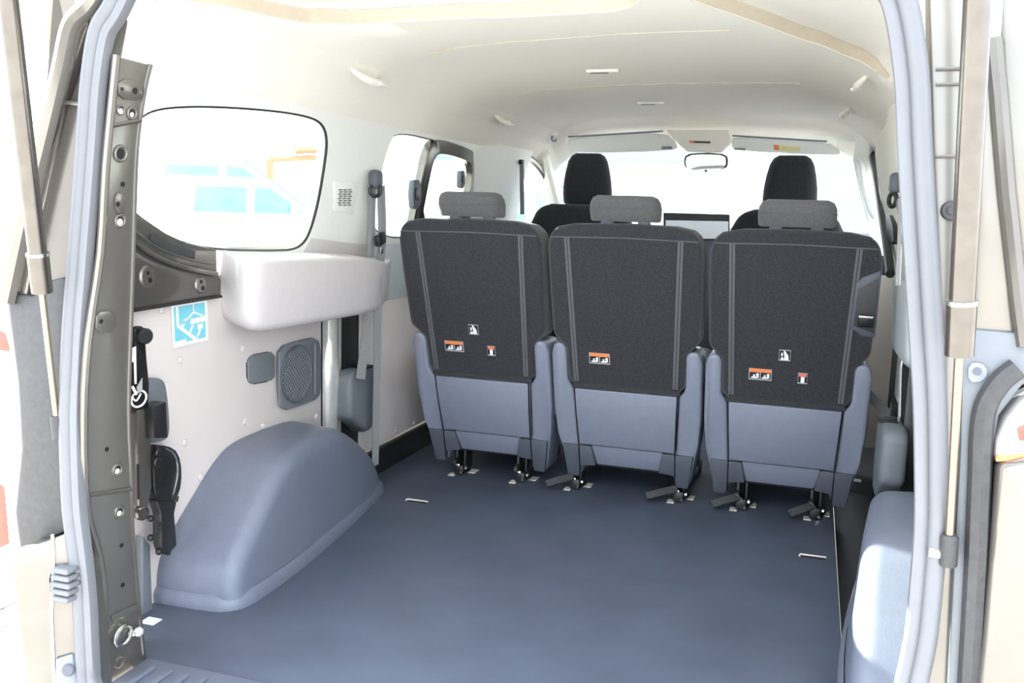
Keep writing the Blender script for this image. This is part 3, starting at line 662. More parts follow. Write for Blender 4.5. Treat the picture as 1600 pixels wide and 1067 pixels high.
def rear_seat(x, lab, feet, labels, tabs, bezel=False, strap=None, wleft=0.226, wright=0.226):
    t = thing('passenger_seat', lab, 'seat', (x, 1.42, 0), 'row of three rear seats')
    L, Rr = wleft, wright
    out = [(-0.164, 0.374), (-0.186, 0.396), (-0.186, 0.50), (-L, 0.540), (-L - .004, 0.70), (-L - .004, 0.82)]
    out += [(-L + 0.006, 0.858), (-L + 0.03, 0.878), (-L + 0.08, 0.888), (0, 0.892), (Rr - 0.08, 0.888), (Rr - 0.03, 0.878), (Rr - 0.006, 0.858)]
    out += [(Rr + .004, 0.82), (Rr + .004, 0.70), (Rr, 0.540), (0.186, 0.50), (0.186, 0.396), (0.164, 0.374)]
    put_l('backrest', BM().slab([(a, 0.0, z) for a, z in out], (0, 0.13, 0), 0.024, 4), 'fabric', t, lean, 'charcoal cloth back panel', 0.9)
    put_l('seam', BM().tube([(-L + 0.008, 0.0, 0.846), (0, -0.0008, 0.850), (Rr - 0.008, 0.0, 0.846)], 0.0018, 6), 'stripe', t, lean)
    for sx in (-1, 1):
        put_l('trim_stripe', BM().slab([(sx * 0.176, 0, 0.845), (sx * 0.160, 0, 0.845), (sx * 0.148, 0, 0.39), (sx * 0.164, 0, 0.39)], (0, -0.0018, 0)), 'stripe', t, lean)
        put_l('stripe_stitch', BM().tube([(sx * 0.168, -0.002, 0.845), (sx * 0.156, -0.002, 0.39)], 0.0012, 4), 'fabric', t, lean)
    # plastic shell
    put_l('shell_core', BM().slab([(-0.19, 0.02, 0.38), (0.19, 0.02, 0.38), (0.20, 0.02, 0.16), (0.18, 0.02, 0.09), (-0.18, 0.02, 0.09), (-0.20, 0.02, 0.16)], (0, 0.10, 0)), 'black', t, lean)
    put_l('centre_cover', BM().slab([(-0.166, -0.004, 0.366), (0.166, -0.004, 0.366), (0.160, -0.008, 0.27), (0.156, 0.0, 0.168), (-0.156, 0.0, 0.168), (-0.160, -0.008, 0.27)], (0, 0.03, 0), 0.005), 'plas', t, lean)
    put_l('lower_cover', BM().slab([(-0.118, 0.008, 0.166), (0.118, 0.008, 0.166), (0.104, 0.020, 0.092), (-0.104, 0.020, 0.092)], (0, 0.03, 0), 0.005), 'plas', t, lean)
    for sx in (-1, 1):
        w = [(0.168, 0.364), (0.186, 0.388), (0.187, 0.496), (0.198, 0.516), (0.226, 0.512), (0.235, 0.48), (0.236, 0.30), (0.228, 0.20), (0.216, 0.14), (0.200, 0.045), (0.160, 0.045), (0.150, 0.085), (0.108, 0.092), (0.122, 0.166), (0.158, 0.170)]
        put_l('side_cover', BM().slab([(sx * a, 0.0 if z > 0.17 else 0.012, z) for a, z in w], (0, 0.15, 0), 0.012, 3), 'plas', t, lean, ang=0.9)
        put_l('lower_corner', BM().slab([(sx * a, -0.001, z) for a, z in [(0.116, 0.164), (0.214, 0.164), (0.199, 0.047), (0.162, 0.047), (0.152, 0.088), (0.104, 0.094)]], (0, 0.02, 0), 0.004), 'plasd', t, lean)
        put_l('panel_gap', BM().tube([(sx * 0.163, -0.003, 0.366), (sx * 0.160, -0.006, 0.27), (sx * 0.157, -0.001, 0.168), (sx * 0.157, -0.002, 0.06)], 0.0022, 5), 'hole', t, lean)
        put_l('headrest_post', BM().tube([(sx * 0.045, 0.06, 0.87), (sx * 0.045, 0.06, 0.93)], 0.007, 8), 'chrome', t, lean)
        put_l('post_sleeve', BM().box((sx * 0.055, 0.05, 0.893), (0.034, 0.03, 0.010), 0.003), 'plas', t, lean)
    put_l('waist_fold', BM().tube([(-0.17, 0.002, 0.374), (0.17, 0.002, 0.374)], 0.006, 8), 'fabric', t, lean)
    hr = BM(); R = []
    for zz, w, d in ((0.897, 0.196, 0.075), (0.902, 0.206, 0.086), (0.930, 0.210, 0.092), (0.950, 0.206, 0.090), (0.965, 0.190, 0.080), (0.972, 0.16, 0.06)):
        R.append([(px, 0.055 + py, zz) for px, py in rrect(w, d, d * 0.42, 5)])
    hr.rings(R, True, True, True)
    h = put_l('headrest', hr, 'fabg', t, lean, 'low grey cloth headrest', 1.0)
    put_l('headrest_seam', BM().tube([(px, 0.055 + py, 0.935) for px, py in rrect(0.211, 0.093, 0.039, 5)], 0.0012, 5, closed=True), 'stripe', h, lean)
    # seat cushion on the far side
    put_l('cushion', BM().box((0, 0.36, 0.36), (0.45, 0.48, 0.16), 0.05, 4), 'fabric', t, None, ang=0.9)
    put_l('cushion_base', BM().box((0, 0.34, 0.20), (0.38, 0.44, 0.20), 0.03, 3), 'plasd', t)
    # anchor feet
    for i, fx in enumerate(feet):
        f = put_l('anchor_foot', BM().box((fx, 0.085, 0.018), (0.034, 0.085, 0.036), 0.005).box((fx - 0.012, 0.085, 0.055), (0.010, 0.06, 0.07), 0.003).box((fx + 0.014, 0.10, 0.05), (0.008, 0.07, 0.08), 0.003).disc((fx - 0.02, 0.06, 0.04), (1, 0, 0), 0.022, 0.012, 14), 'black', t)
        put_l('bare_patch', BM().box((fx - 0.022, 0.045, 0.0012), (0.022, 0.035, 0.0024)), 'patch', f)
        put_l('bare_patch', BM().box((fx + 0.030, 0.11, 0.0012), (0.030, 0.045, 0.0024)), 'patch', f)
        put_l('latch_hook', BM().box((fx - 0.004, 0.05, 0.024), (0.014, 0.012, 0.034), 0.003).disc((fx + 0.02, 0.06, 0.026), (1, 0, 0), 0.008, 0.006, 10).tube([(fx + 0.012, 0.04, 0.01), (fx + 0.03, 0.085, 0.014)], 0.005, 6), 'chrome', f)
        put_l('anchor_foot', BM().box((fx * 0.95 + 0.02, 0.42, 0.02), (0.034, 0.10, 0.04), 0.005).box((fx * .95 + 0.02, 0.42, 0.07), (0.02, 0.06, 0.08), 0.003), 'black', t)
        if tabs[i]:
            dx = tabs[i]
            put_l('pull_tab', ribbon(spline([(fx - 0.006, 0.045, 0.045), (fx - dx * 0.5, 0.02, 0.036), (fx - dx, 0.0, 0.022)], 4), 0.024, 0.007, (0, -0.75, 0.66)), 'bump', t)
    for kind, a, z in labels:
        w, hgt = {'A': (0.033, 0.034), 'B': (0.066, 0.036), 'C': (0.027, 0.034)}[kind]
        q = lambda x0, z0, x1, z1, d: [(a + x0 * w, -d, z + z0 * hgt), (a + x1 * w, -d, z + z0 * hgt), (a + x1 * w, -d, z + z1 * hgt), (a + x0 * w, -d, z + z1 * hgt)]
        lb = put_l('woven_label', BM().slab(q(-.5, -.5, .5, .5, 0.0015), (0, 0.003, 0)), 'webl', t, lean, {'A': 'small square label with white child seat symbol', 'B': 'label with orange top strip over two white seat symbols', 'C': 'small upright label with red top'}[kind])
        put_l('label_field', BM().slab(q(-.46, -.38, .46, .42, 0.0022), (0, 0.001, 0)), 'black', lb, lean)
        if kind == 'B':
            put_l('orange_strip', BM().slab(q(-.47, .18, .47, .48, 0.003), (0, 0.001, 0)), 'sorange', lb, lean)
            for o in (-.22, .24):
                bb = BM().slab(q(o - .16, -.34, o + .10, -.22, 0.003), (0, 0.001, 0)).slab(q(o + .05, -.3, o + .16, .10, 0.003), (0, 0.001, 0)).slab(q(o - .08, -.24, o + .0, -.02, 0.003), (0, 0.001, 0))
                put_l('seat_symbol', bb, 'swhite', lb, lean)
            put_l('divider', BM().slab(q(0.0, -.38, .02, .18, 0.003), (0, 0.001, 0)), 'swhite', lb, lean)
        elif kind == 'A':
            bb = BM().slab([(a + u * w, -0.003, z + v * hgt) for u, v in ((-.12, .42), (.02, .4), (.32, -.02), (.34, -.42), (-.05, -.42), (-.02, -.1))], (0, 0.001, 0)).slab(q(-.32, -.42, -.08, -.2, 0.003), (0, 0.001, 0)).slab(q(-.30, -.1, -.16, .22, 0.003), (0, 0.001, 0))
            put_l('child_seat_symbol', bb, 'swhite', lb, lean)
        else:
            put_l('red_strip', BM().slab(q(-.40, .16, .40, .46, 0.003), (0, 0.001, 0)), 'sred', lb, lean)
            put_l('white_symbol', BM().slab(q(-.18, -.4, .2, .14, 0.003), (0, 0.001, 0)), 'swhite', lb, lean)
    if bezel:
        bz = put_l('release_bezel', BM().slab([(0.158, -0.004, 0.625), (0.163, -0.004, 0.745), (0.180, -0.004, 0.768), (0.229, -0.004, 0.792), (0.230, -0.004, 0.595), (0.195, -0.004, 0.598)], (0, 0.05, 0), 0.008), 'plasd', t, lean, 'grey moulded bezel round the release handle')
        put_l('bezel_recess', BM().slab([(0.170, -0.0065, 0.630), (0.174, -0.0065, 0.735), (0.223, -0.0065, 0.768), (0.224, -0.0065, 0.612)], (0, 0.004, 0), 0.001), 'bump', bz, lean)
        put_l('release_lever', BM().box((0.201, -0.010, 0.645), (0.042, 0.016, 0.034), 0.006), 'black', bz, lean)
        put_l('lever_edge', BM().box((0.200, -0.019, 0.658), (0.038, 0.004, 0.006), 0.001), 'metal', bz, lean)
    if strap == 'right':
        put_l('hanging_strap', ribbon(spline([(0.238, 0.07, 0.415), (0.241, 0.05, 0.36), (0.250, 0.045, 0.31), (0.236, 0.03, 0.255)], 5), 0.020, 0.003, (0.3, -1, 0)), 'webl', t)
    if strap == 'far':
        put_l('hanging_strap', ribbon(spline([(0.235, 0.10, 0.40), (0.28, 0.10, 0.36), (0.325, 0.10, 0.31), (0.305, 0.10, 0.27)], 5), 0.030, 0.003, (0, -1, 0)), 'web', t)
    return t
rear_seat(-0.490, 'left rear seat back with three labels, against the left wall', (-0.112, 0.112), [('A', -0.011, 0.537), ('B', -0.084, 0.475), ('C', 0.044, 0.469)], (0, 0), strap='right', wleft=0.235)
rear_seat(-0.010, 'middle rear seat back with a single orange label', (-0.175, 0.170), [('B', -0.079, 0.472)], (0.085, 0.095))
rear_seat(0.470, 'right rear seat back with release handle and three labels', (-0.112, 0.112), [('A', -0.008, 0.527), ('B', -0.074, 0.462), ('C', 0.046, 0.460)], (0.085, 0.075), bezel=True, strap='far', wright=0.224)

def front_seat(x, lab):
    t = thing('passenger_seat', lab, 'seat', (x, 2.5, 0), 'front seats')
    ln = lambda p: Vector((p.x, p.y - 0.25 * (p.z - 0.4), p.z))
    prof = [(-0.225, 0.40), (-0.235, 0.75), (-0.225, 0.87), (-0.19, 0.935), (-0.13, 0.955), (0.13, 0.955), (0.19, 0.935), (0.225, 0.87), (0.235, 0.75), (0.225, 0.40)]
    put_l('backrest', BM().slab([(a, 0.13, z) for a, z in prof], (0, 0.13, 0), 0.03, 4), 'fabric', t, ln, ang=0.9)
    R = []
    for z, w, d, y in ((0.955, 0.19, 0.07, 0.01), (0.962, 0.213, 0.095, 0.01), (1.00, 0.222, 0.105, 0.008), (1.05, 0.216, 0.105, 0.0), (1.10, 0.200, 0.10, -0.004), (1.145, 0.178, 0.09, -0.006), (1.170, 0.150, 0.07, -0.006), (1.182, 0.11, 0.045, -0.006)):
        R.append([(px, 0.15 + y + py, z) for px, py in rrect(w, d, d * 0.42, 5)])
    h = put_l('headrest', BM().rings(R, True, True, True), 'fabric', t, None, 'tall charcoal headrest', 1.0)
    for sx in (-1, 1): put_l('headrest_post', BM().tube([(sx * 0.055, 0.15, 0.88), (sx * 0.055, 0.15, 0.97)], 0.006, 8), 'chrome', h)
    put_l('cushion', BM().box((0, 0.42, 0.36), (0.46, 0.50, 0.16), 0.05, 4), 'fabric', t, ang=0.9)
    put_l('pedestal', BM().box((0, 0.38, 0.14), (0.40, 0.42, 0.28), 0.02, 2), 'black', t)
front_seat(-0.468, 'front seat behind the left visor, tall headrest over the first rear seat')
front_seat(0.408, 'front seat under the right visor, tall headrest over the third rear seat')

# ------------------------------------------------------------------ rear opening: seal
def sealw(z):                                         # half width of the opening at height z
    T = [(-0.03, 0.655), (0.06, 0.665), (0.24, 0.668), (0.40, 0.684), (0.55, 0.681), (0.68, 0.669), (0.78, 0.655), (0.97, 0.628), (1.10, 0.611), (1.18, 0.592)]
    for (z0, a), (z1, c) in zip(T, T[1:]):
        if z <= z1: return a + (c - a) * (z - z0) / (z1 - z0)
    return 0.592
SY = -0.20
left = [(-sealw(z), SY, z) for z in [0.06 + 0.08 * i for i in range(15)]]
topc = [(-0.565, SY, 1.215), (-0.525, SY, 1.268), (-0.46, SY, 1.303), (-0.36, SY, 1.318), (0, SY, 1.33), (0.36, SY, 1.318), (0.46, SY, 1.303), (0.525, SY, 1.268), (0.575, SY, 1.215)]
right = [(sealw(z) + 0.006, SY, z) for z in [1.18 - 0.08 * i for i in range(15)]]
bot = [(0.60, SY - 0.02, -0.015), (0.45, SY - 0.03, -0.03), (-0.45, SY - 0.03, -0.03), (-0.60, SY - 0.02, -0.015)]
path = spline(left + topc + right + bot + [left[0]], 4)[:-1]
ds = thing('door_seal', 'grey rubber seal running round the rear door opening', 'door seal', (0, SY, 0))
prof = [(-0.020, 0.0), (-0.019, -0.008), (-0.012, -0.012), (-0.006, -0.010), (-0.003, -0.006), (0.001, -0.010), (0.008, -0.015), (0.015, -0.013), (0.020, -0.006), (0.021, 0.004), (0.016, 0.012), (-0.018, 0.012)]
put('rubber_profile', BM().tube(path, 1.0, prof=prof, closed=True, up=(0, 1, 0)), 'seal', ds, ang=0.9)

# ------------------------------------------------------------------ left rear pillar (pressed metal)
A = at(140, 600, 1, -0.19); B_ = at(203, 600, 1, -0.10); T_ = at(170, 200, 1, -0.19)
PN = (B_ - A).cross(T_ - A).normalized()
if PN.x < 0: PN = -PN
def pl(px, py, off=0.0): return atp(px, py, A + PN * off, PN)
pr = thing('door_pillar', 'bronze pressed metal pillar with holes beside the left seal', 'pillar', (-0.70, -0.1, 0))
LB = [(160, 1067), (158, 990), (157, 920), (148, 860), (130, 790), (126, 650), (133, 530), (152, 395), (160, 262), (172, 135), (177, 86)]
RB = [(236, 101), (228, 135), (219, 192), (213, 262), (209, 400), (205, 520), (202, 640), (206, 750), (208, 830), (214, 900), (219, 960), (227, 1035), (228, 1150), (160, 1150)]
put('pillar_face', BM().slab([pl(x, y) for x, y in LB + RB], (-0.07, 0.055, 0), 0.005), 'bronze', pr)
put('edge_roll', BM().tube([pl(v.x + 5, v.y, 0.003) for v in spline([(a, c_, 0) for a, c_ in LB], 3)], 0.007, 8), 'bronze', pr)
put('inner_flange', BM().tube([pl(v.x - 1, v.y, 0.0) for v in spline([(a, c_, 0) for a, c_ in RB[:12]], 3)], 0.004, 8), 'bronzed', pr)
for y_, x0, x1 in ((192, 168, 219), (768, 134, 207)):
    put('pressed_crease', BM().tube([pl(x0, y_ + 6, 0.001), pl(x1, y_ - 4, 0.001)], 0.004, 6), 'bronzed', pr)
def pocket(poly, off, holes):
    p = put('pressing', BM().slab(smooth([pl(x, y, 0.0005) for x, y in poly], 1), PN * off, off * 0.6), 'bronze', pr)
    for hx, hy, r in holes: put('hole', BM().disc(pl(hx, hy, off + 0.0007), PN, r, 0.0005, 14), 'hole', p)
pocket([(182, 122), (220, 126), (221, 158), (183, 154)], 0.004, [(211, 142, 0.0055), (191, 139, 0.003)])
pocket([(146, 486), (177, 484), (178, 518), (145, 520)], 0.006, [(158, 502, 0.004)])
pocket([(178, 300), (193, 302), (194, 335), (178, 332)], 0.004, [(184, 319, 0.0045)])
def ringhole(px, py, R_, r, bright=True):
    p = put('ring_hole', BM().torus(pl(px, py, 0.001), PN, R_, R_ * 0.28, 18), 'bronze', pr)
    put('hole', BM().disc(pl(px, py, 0.0012), PN, R_ * 0.8, 0.0005, 16), 'hole', p)
    if bright: put('hole_light', BM().disc(pl(px, py + 2, 0.0020), PN, r, 0.0005, 12), 'swhite', p)
ringhole(188, 240, 0.012, 0.004, False); ringhole(187, 345, 0.010, 0.006); ringhole(206, 177, 0.009, 0.004); ringhole(188, 172, 0.007, 0.005)
ringhole(183, 734, 0.010, 0.005); ringhole(186, 800, 0.010, 0.005)
for hx, hy in ((167, 702), (190, 852), (192, 914), (192, 288)):
    put('small_hole', BM().disc(pl(hx, hy, 0.0008), PN, 0.0045, 0.0005, 12), 'hole', pr)
put('weld_patch', BM().slab([pl(x, y, 0.0008) for x, y in [(172, 962), (215, 942), (218, 952), (176, 973)]], PN * 0.002, 0.0005), 'bronze', pr)
put('striker_loop', BM().torus(pl(193, 993, 0.010), (PN + Vector((0.2, 0, 0))).normalized(), 0.020, 0.0035, 20), 'chrome', pr)
put('striker_bolt', BM().tube([pl(203, 990, 0.004), pl(216, 988, 0.020)], 0.006, 8).sphere(pl(217, 987, 0.022), 0.0095), 'metal', pr)
put('round_dimple', BM().torus(pl(187, 1034, 0.0005), PN, 0.011, 0.002, 16), 'bronze', pr)

# ------------------------------------------------------------------ black mechanism between pillar and board
mk = thing('tailgate_mechanism', 'black metal and plastic mechanism hanging behind the rear pillar', 'mechanism', at(240, 860, 0, -0.83))
mx = -0.835
def mp(P, off=0.0): return [at(x, y, 0, mx + off) for x, y in P]
put('upper_bracket', BM().slab(mp([(198, 512), (212, 508), (216, 530), (218, 560), (222, 600), (220, 640), (198, 645)]), (0.02, 0, 0), 0.004), 'blackm', mk)
put('top_roller', BM().disc(mp([(209, 523)])[0] + Vector((0.02, 0, 0)), (1, -0.3, 0), 0.017, 0.02, 16, bevel=0.004), 'black', mk)
put('white_slot', BM().slab(mp([(203, 545), (212, 541), (213, 600), (210, 600), (209, 566), (203, 565)], 0.021), (0.001, 0, 0)), 'swhite', mk)
put('control_box', BM().slab(mp([(217, 634), (239, 625), (242, 682), (220, 682)], 0.01), (0.035, 0, 0), 0.003), 'black', mk)
put('link_arm', BM().slab(mp([(203, 640), (222, 635), (226, 690), (227, 760), (222, 790), (207, 790), (204, 700)], 0.005), (0.018, 0, 0), 0.004), 'bronzed', mk)
put('arm_groove', BM().slab(mp([(213, 725), (217, 725), (218, 780), (214, 780)], 0.024), (0.001, 0, 0)), 'tube', mk)
bodyp = put('body_plate', BM().slab(smooth(mp([(226, 694), (250, 694), (266, 705), (272, 735), (268, 770), (255, 785), (240, 790), (228, 778)], 0.004), 1), (0.024, 0, 0), 0.004), 'blackm', mk)
put('pivot', BM().disc(mp([(245, 722)], 0.029)[0], (1, 0, 0), 0.013, 0.006, 16, bevel=0.002), 'black', bodyp)
put('pivot', BM().disc(mp([(246, 707)], 0.029)[0], (1, 0, 0), 0.009, 0.005, 14, bevel=0.002), 'black', bodyp)
put('wire_loop', BM().tube(spline(mp([(258, 700), (270, 708), (277, 728), (274, 755), (268, 778)], 0.026), 5), 0.0035, 8), 'chrome', mk)
put('hook_tip', BM().slab(mp([(262, 770), (274, 774), (272, 784), (262, 783)], 0.018), (0.012, 0, 0), 0.003), 'tube', mk)
put('lower_neck', BM().slab(mp([(230, 780), (262, 782), (258, 800), (262, 850), (254, 858), (252, 866), (243, 864), (238, 850), (237, 800)], 0.006), (0.026, 0, 0), 0.004), 'black', mk)
put('lower_window', BM().slab(mp([(244, 815), (252, 815), (252, 832), (244, 832)], 0.033), (0.001, 0, 0)), 'tube', mk)
for x, y in ((235, 810), (235, 840), (248, 862)): put('stud', BM().sphere(mp([(x, y)], 0.02)[0], 0.0075), 'black', mk)
put('pivot_bolt', BM().disc(mp([(218, 800)], 0.01)[0], (1, -0.4, 0), 0.016, 0.016, 16, bevel=0.004), 'tube', mk)
tie = thing('cable_tie', 'looped white cable tie on the black mechanism', 'cable tie', at(213, 622, 0, -0.80))
put('tie_loop', BM().torus(at(217, 623, 0, -0.80), (0.8, -0.5, 0.4), 0.019, 0.0022, 20, 0.7), 'swhite', tie)
put('tie_tail', BM().tube(spline([at(x, y, 0, -0.80) for x, y in [(200, 630), (206, 622), (213, 626), (220, 615)]], 5), 0.0020, 6), 'swhite', tie)
put('tie_tail', BM().tube([at(x, y, 0, -0.80) for x, y in [(207, 604), (213, 616)]], 0.003, 6), 'swhite', tie)
put('plastic_tag', BM().slab([at(x, y, 0, -0.80) for x, y in [(213, 605), (222, 590), (222, 612), (215, 614)]], (0.001, 0, 0)), 'webl', tie)

# ------------------------------------------------------------------ body outside the seal, left
JY = -0.185
ql = thing('quarter_panel', 'dark bronze body quarter panel left of the rear opening', 'body panel', (-0.76, JY, 0), 'rear quarter panels')
def lo(P, y=JY): return [at(x, y_, 1, y) for x, y_ in P]
def lot(P, y, x0, k):                                   # surface turned towards the opening: further back with distance from column x0
    n_ = Vector((k, 1, 0)).normalized(); p0 = at(x0, 700, 1, y); return [atp(x, y_, p0, n_) for x, y_ in P]
put('upper_jamb', BM().slab(lo([(150, 40), (128, 100), (104, 170), (84, 260), (62, 360), (46, 470), (110, 480), (120, 390), (132, 250), (150, 120), (168, 20)]), (0.0, 0.05, 0), 0.004), 'bronzed', ql)
put('weld_seam', BM().tube(lo([(85, 158), (130, 163)], JY - 0.004), 0.004, 6), 'bronze', ql)
put('outer_edge', BM().tube(spline(lo([(160, -20), (140, 10), (112, 40), (96, 110), (70, 220), (40, 340), (12, 470)], JY - 0.015), 4), [0.016] * 25, 8), 'bronze', ql)
put('roof_gutter', BM().slab(lo([(190, -60), (150, 0), (130, 60), (105, 130), (84, 250), (60, 360), (40, 470), (10, 470), (40, 340), (70, 220), (92, 110), (108, 30), (130, -60)], JY - 0.004), (0.0, 0.04, 0), 0.004), 'bronze', ql)
put('corner_trim', BM().slab(lo([(8, 470), (22, 458), (50, 462), (70, 440), (100, 432), (108, 480), (100, 560), (97, 700), (105, 830), (70, 845), (30, 862), (22, 800), (32, 700), (26, 600), (16, 520)], JY - 0.012), (0, 0.06, 0), 0.008), 'bump', ql)
put('lower_panel', BM().slab(lot([(14, 862), (70, 846), (105, 832), (120, 900), (132, 990), (140, 1100), (45, 1100), (32, 1000), (22, 920)], JY - 0.004, 130, -0.7), (0, 0.06, 0), 0.004), 'bronze', ql)
put('panel_fold', BM().tube(lot([(82, 835), (84, 900), (80, 960), (85, 1067)], JY - 0.006, 130, -0.7), 0.003, 6), 'metal', ql)
put('lower_flange', BM().slab(lot([(86, 1030), (112, 1022), (122, 1067), (124, 1110), (86, 1110)], JY - 0.008, 130, -0.7), (0, 0.01, 0), 0.003), 'plas', ql)
cpl = lot([(107, 1047)], JY - 0.012, 130, -0.7)[0]
put('drain_plug', BM().disc(cpl, (0.3, -1, 0.1), 0.011, 0.004, 16, bevel=0.002), 'plasd', ql)
put('stop_recess', BM().disc(lot([(106, 905)], JY - 0.005, 130, -0.7)[0], (0.7, -1, 0), 0.030, 0.001, 18), 'hole', ql)
tl = thing('tail_lamp', 'red and clear tail lamp at the left picture edge', 'tail lamp', at(5, 700, 1, JY + 0.01), 'tail lamps')
put('lens', BM().slab(lo([(-30, 470), (10, 480), (20, 530), (28, 620), (28, 720), (20, 820), (28, 858), (-10, 880), (-30, 880)], JY + 0.0), (0, 0.06, 0), 0.008), 'lampw', tl)
put('red_band', BM().slab(lo([(-30, 740), (6, 760), (14, 850), (-30, 870)], JY - 0.0015), (0, 0.01, 0), 0.003), 'red', tl)
put('red_band', BM().slab(lo([(-30, 500), (8, 520), (16, 550), (-30, 545)], JY - 0.0015), (0, 0.01, 0), 0.003), 'red', tl)
bs = thing('bump_stop', 'ribbed grey rubber bump stop in the left lower panel', 'bump stop', at(98, 912, 1, JY - 0.03))
c = at(100, 912, 1, JY - 0.022)
for i in range(5):
    cc = at(102, 889 + i * 11, 1, JY - 0.035)
    put('rubber_rib', BM().box(cc, (0.044 - 0.004 * abs(i - 2), 0.030, 0.0105), 0.0045, 3), 'seal', bs)
put('rubber_core', BM().box(c + Vector((0, -0.006, 0)), (0.036, 0.024, 0.05), 0.006), 'plasd', bs)

# ------------------------------------------------------------------ body outside the seal, right
qr = thing('quarter_panel', 'bronze body quarter panel and pale jamb right of the opening', 'body panel', (0.75, JY, 0), 'rear quarter panels')
put('jamb_face', BM().slab(lo([(1452, -40), (1520, -40), (1522, 300), (1515, 505), (1500, 700), (1505, 1110), (1440, 1110), (1450, 900), (1458, 600), (1456, 260)], JY), (0, 0.05, 0), 0.003), 'bronze', qr)
for y_ in (108, 132, 245): put('jamb_seam', BM().tube(lo([(1462, y_), (1512, y_ - 2)], JY - 0.002), 0.0022, 6), 'bronzed', qr)
cp = at(1486, 329, 1, JY - 0.002)
put('jamb_plug', BM().disc(cp, (0, -1, 0), 0.0125, 0.005, 18, bevel=0.002).disc(cp + Vector((0, -0.005, 0)), (0, -1, 0), 0.005, 0.003, 12), 'bump', qr)
put('outer_jamb', BM().slab(lo([(1515, -40), (1572, -40), (1562, 120), (1580, 300), (1600, 520), (1508, 520), (1522, 300)], JY - 0.006), (0, 0.05, 0), 0.003), 'bronze', qr)
put('glass_edge', BM().tube(lo([(1553, 60), (1562, 150), (1574, 300), (1594, 480), (1602, 540)], JY - 0.012), 0.010, 8), 'bronzed', qr)
put('side_glass_rim', BM().slab(lo([(1560, -40), (1680, -40), (1680, 545), (1608, 540), (1590, 400), (1572, 200)], JY - 0.004), (0, 0.05, 0), 0.004), 'bronze', qr)
put('corner_trim', BM().slab(lo([(1504, 512), (1600, 520), (1640, 530), (1640, 590), (1600, 600), (1562, 650), (1552, 720), (1545, 860), (1530, 1000), (1520, 1110), (1478, 1110), (1490, 880), (1500, 700)], JY - 0.012), (0, 0.06, 0), 0.006), 'plasg', qr)
put('corner_ridge', BM().tube(spline(lo([(1590, 575), (1560, 600), (1536, 650), (1530, 760), (1524, 900), (1512, 1100)], JY - 0.02), 5), 0.014, 8), 'bump', qr)
b = BM().slab(smooth(lo([(1512, 566), (1535, 566), (1544, 580), (1536, 596), (1512, 598)], JY - 0.013), 1), (0, -0.004, 0), 0.0015)
pg = put('oval_plug', b, 'plas', qr); put('plug_screw', BM().disc(at(1527, 580, 1, JY - 0.017), (0, -1, 0), 0.005, 0.003, 12), 'plasd', pg)
put('body_side', BM().slab(lot([(1556, 722), (1640, 716), (1660, 1120), (1520, 1120), (1534, 1000), (1546, 860)], JY - 0.02, 1530, 0.6), (0.02, 0.2, 0), 0.01, 3), 'bronze', qr)
tr_ = thing('tail_lamp', 'red and clear tail lamp at the right picture edge', 'tail lamp', at(1590, 690, 1, JY), 'tail lamps')
put('lens', BM().slab(lo([(1600, 632), (1660, 600), (1660, 716), (1556, 722), (1560, 690), (1575, 660)], JY - 0.03), (0, 0.08, 0), 0.006), 'lampw', tr_)
put('red_band', BM().slab(lo([(1557, 712), (1660, 706), (1660, 716), (1556, 722)], JY - 0.032), (0, 0.01, 0), 0.002), 'sorange', tr_)
put('red_band', BM().slab(lo([(1588, 668), (1660, 640), (1660, 690), (1592, 690)], JY - 0.032), (0, 0.01, 0), 0.003), 'red', tr_)

# hidden body skin added across the rear corners to stop sun leaking in
for sg, q_ in ((-1, ql), (1, qr)):
    put('hidden_side_skin', BM().slab([(sg * 0.80, -0.165, 0.36), (sg * 0.95, 0.045, 0.36), (sg * 0.94, 0.045, 0.80), (sg * 0.785, -0.165, 0.80)], (sg * 0.008, 0.010, 0), 0.002), 'bronze', q_)
    put('hidden_corner_skin', BM().slab([(sg * 0.785, -0.165, 0.80), (sg * 0.94, 0.045, 0.80), (sg * 0.82, 0.045, 1.37), (sg * 0.70, -0.165, 1.37)], (sg * 0.008, 0.010, 0), 0.002), 'bronze', q_)

# ------------------------------------------------------------------ gas struts
def strut(bot, mid, top, lab):
    bot, mid, top = Vector(bot), Vector(mid), Vector(top)
    t = thing('gas_strut', lab, 'gas strut', bot, 'tailgate gas struts')
    d = (top - bot).normalized()
    put('rod', BM().tube([bot, mid], 0.0055, 12), 'rod', t)
    put('collar', BM().tube([mid - d * 0.004, mid + d * 0.060, mid + d * 0.062], [0.0165, 0.0170, 0.0150], 18), 'tube', t)
    put('collar_ring', BM().tube([mid + d * 0.058, mid + d * 0.063], 0.0180, 18), 'chrome', t)
    put('cylinder', BM().tube([mid + d * 0.05, top], 0.0145, 18), 'tube', t)
    put('end_socket', BM().tube([bot - d * 0.012, bot + d * 0.026, bot + d * 0.030], [0.011, 0.011, 0.008], 12), 'bump', t)
    put('ball_stud', BM().tube([bot + Vector((0, 0, 0.0)), bot + Vector((-0.022 if bot.x > 0 else 0.022, 0.004, 0))], 0.006, 8).sphere(bot, 0.0105), 'metal', t)
rb_ = at(1482, 868, 1, -0.215); rt_ = at(1531, -60, 1, -0.33)
strut(rb_, rb_.lerp(rt_, (868 - 503) / (868 + 60.0) * 0.98), rt_ + (rt_ - rb_) * 0.2, 'tailgate gas strut standing in front of the right jamb')
lb_ = at(91, 674, 1, -0.205); lt_ = at(6, -60, 1, -0.33)
strut(lb_, lb_.lerp(lt_, (674 - 422) / (674 + 60.0) * 0.98), lt_ + (lt_ - lb_) * 0.2, 'tailgate gas strut at the left picture edge')

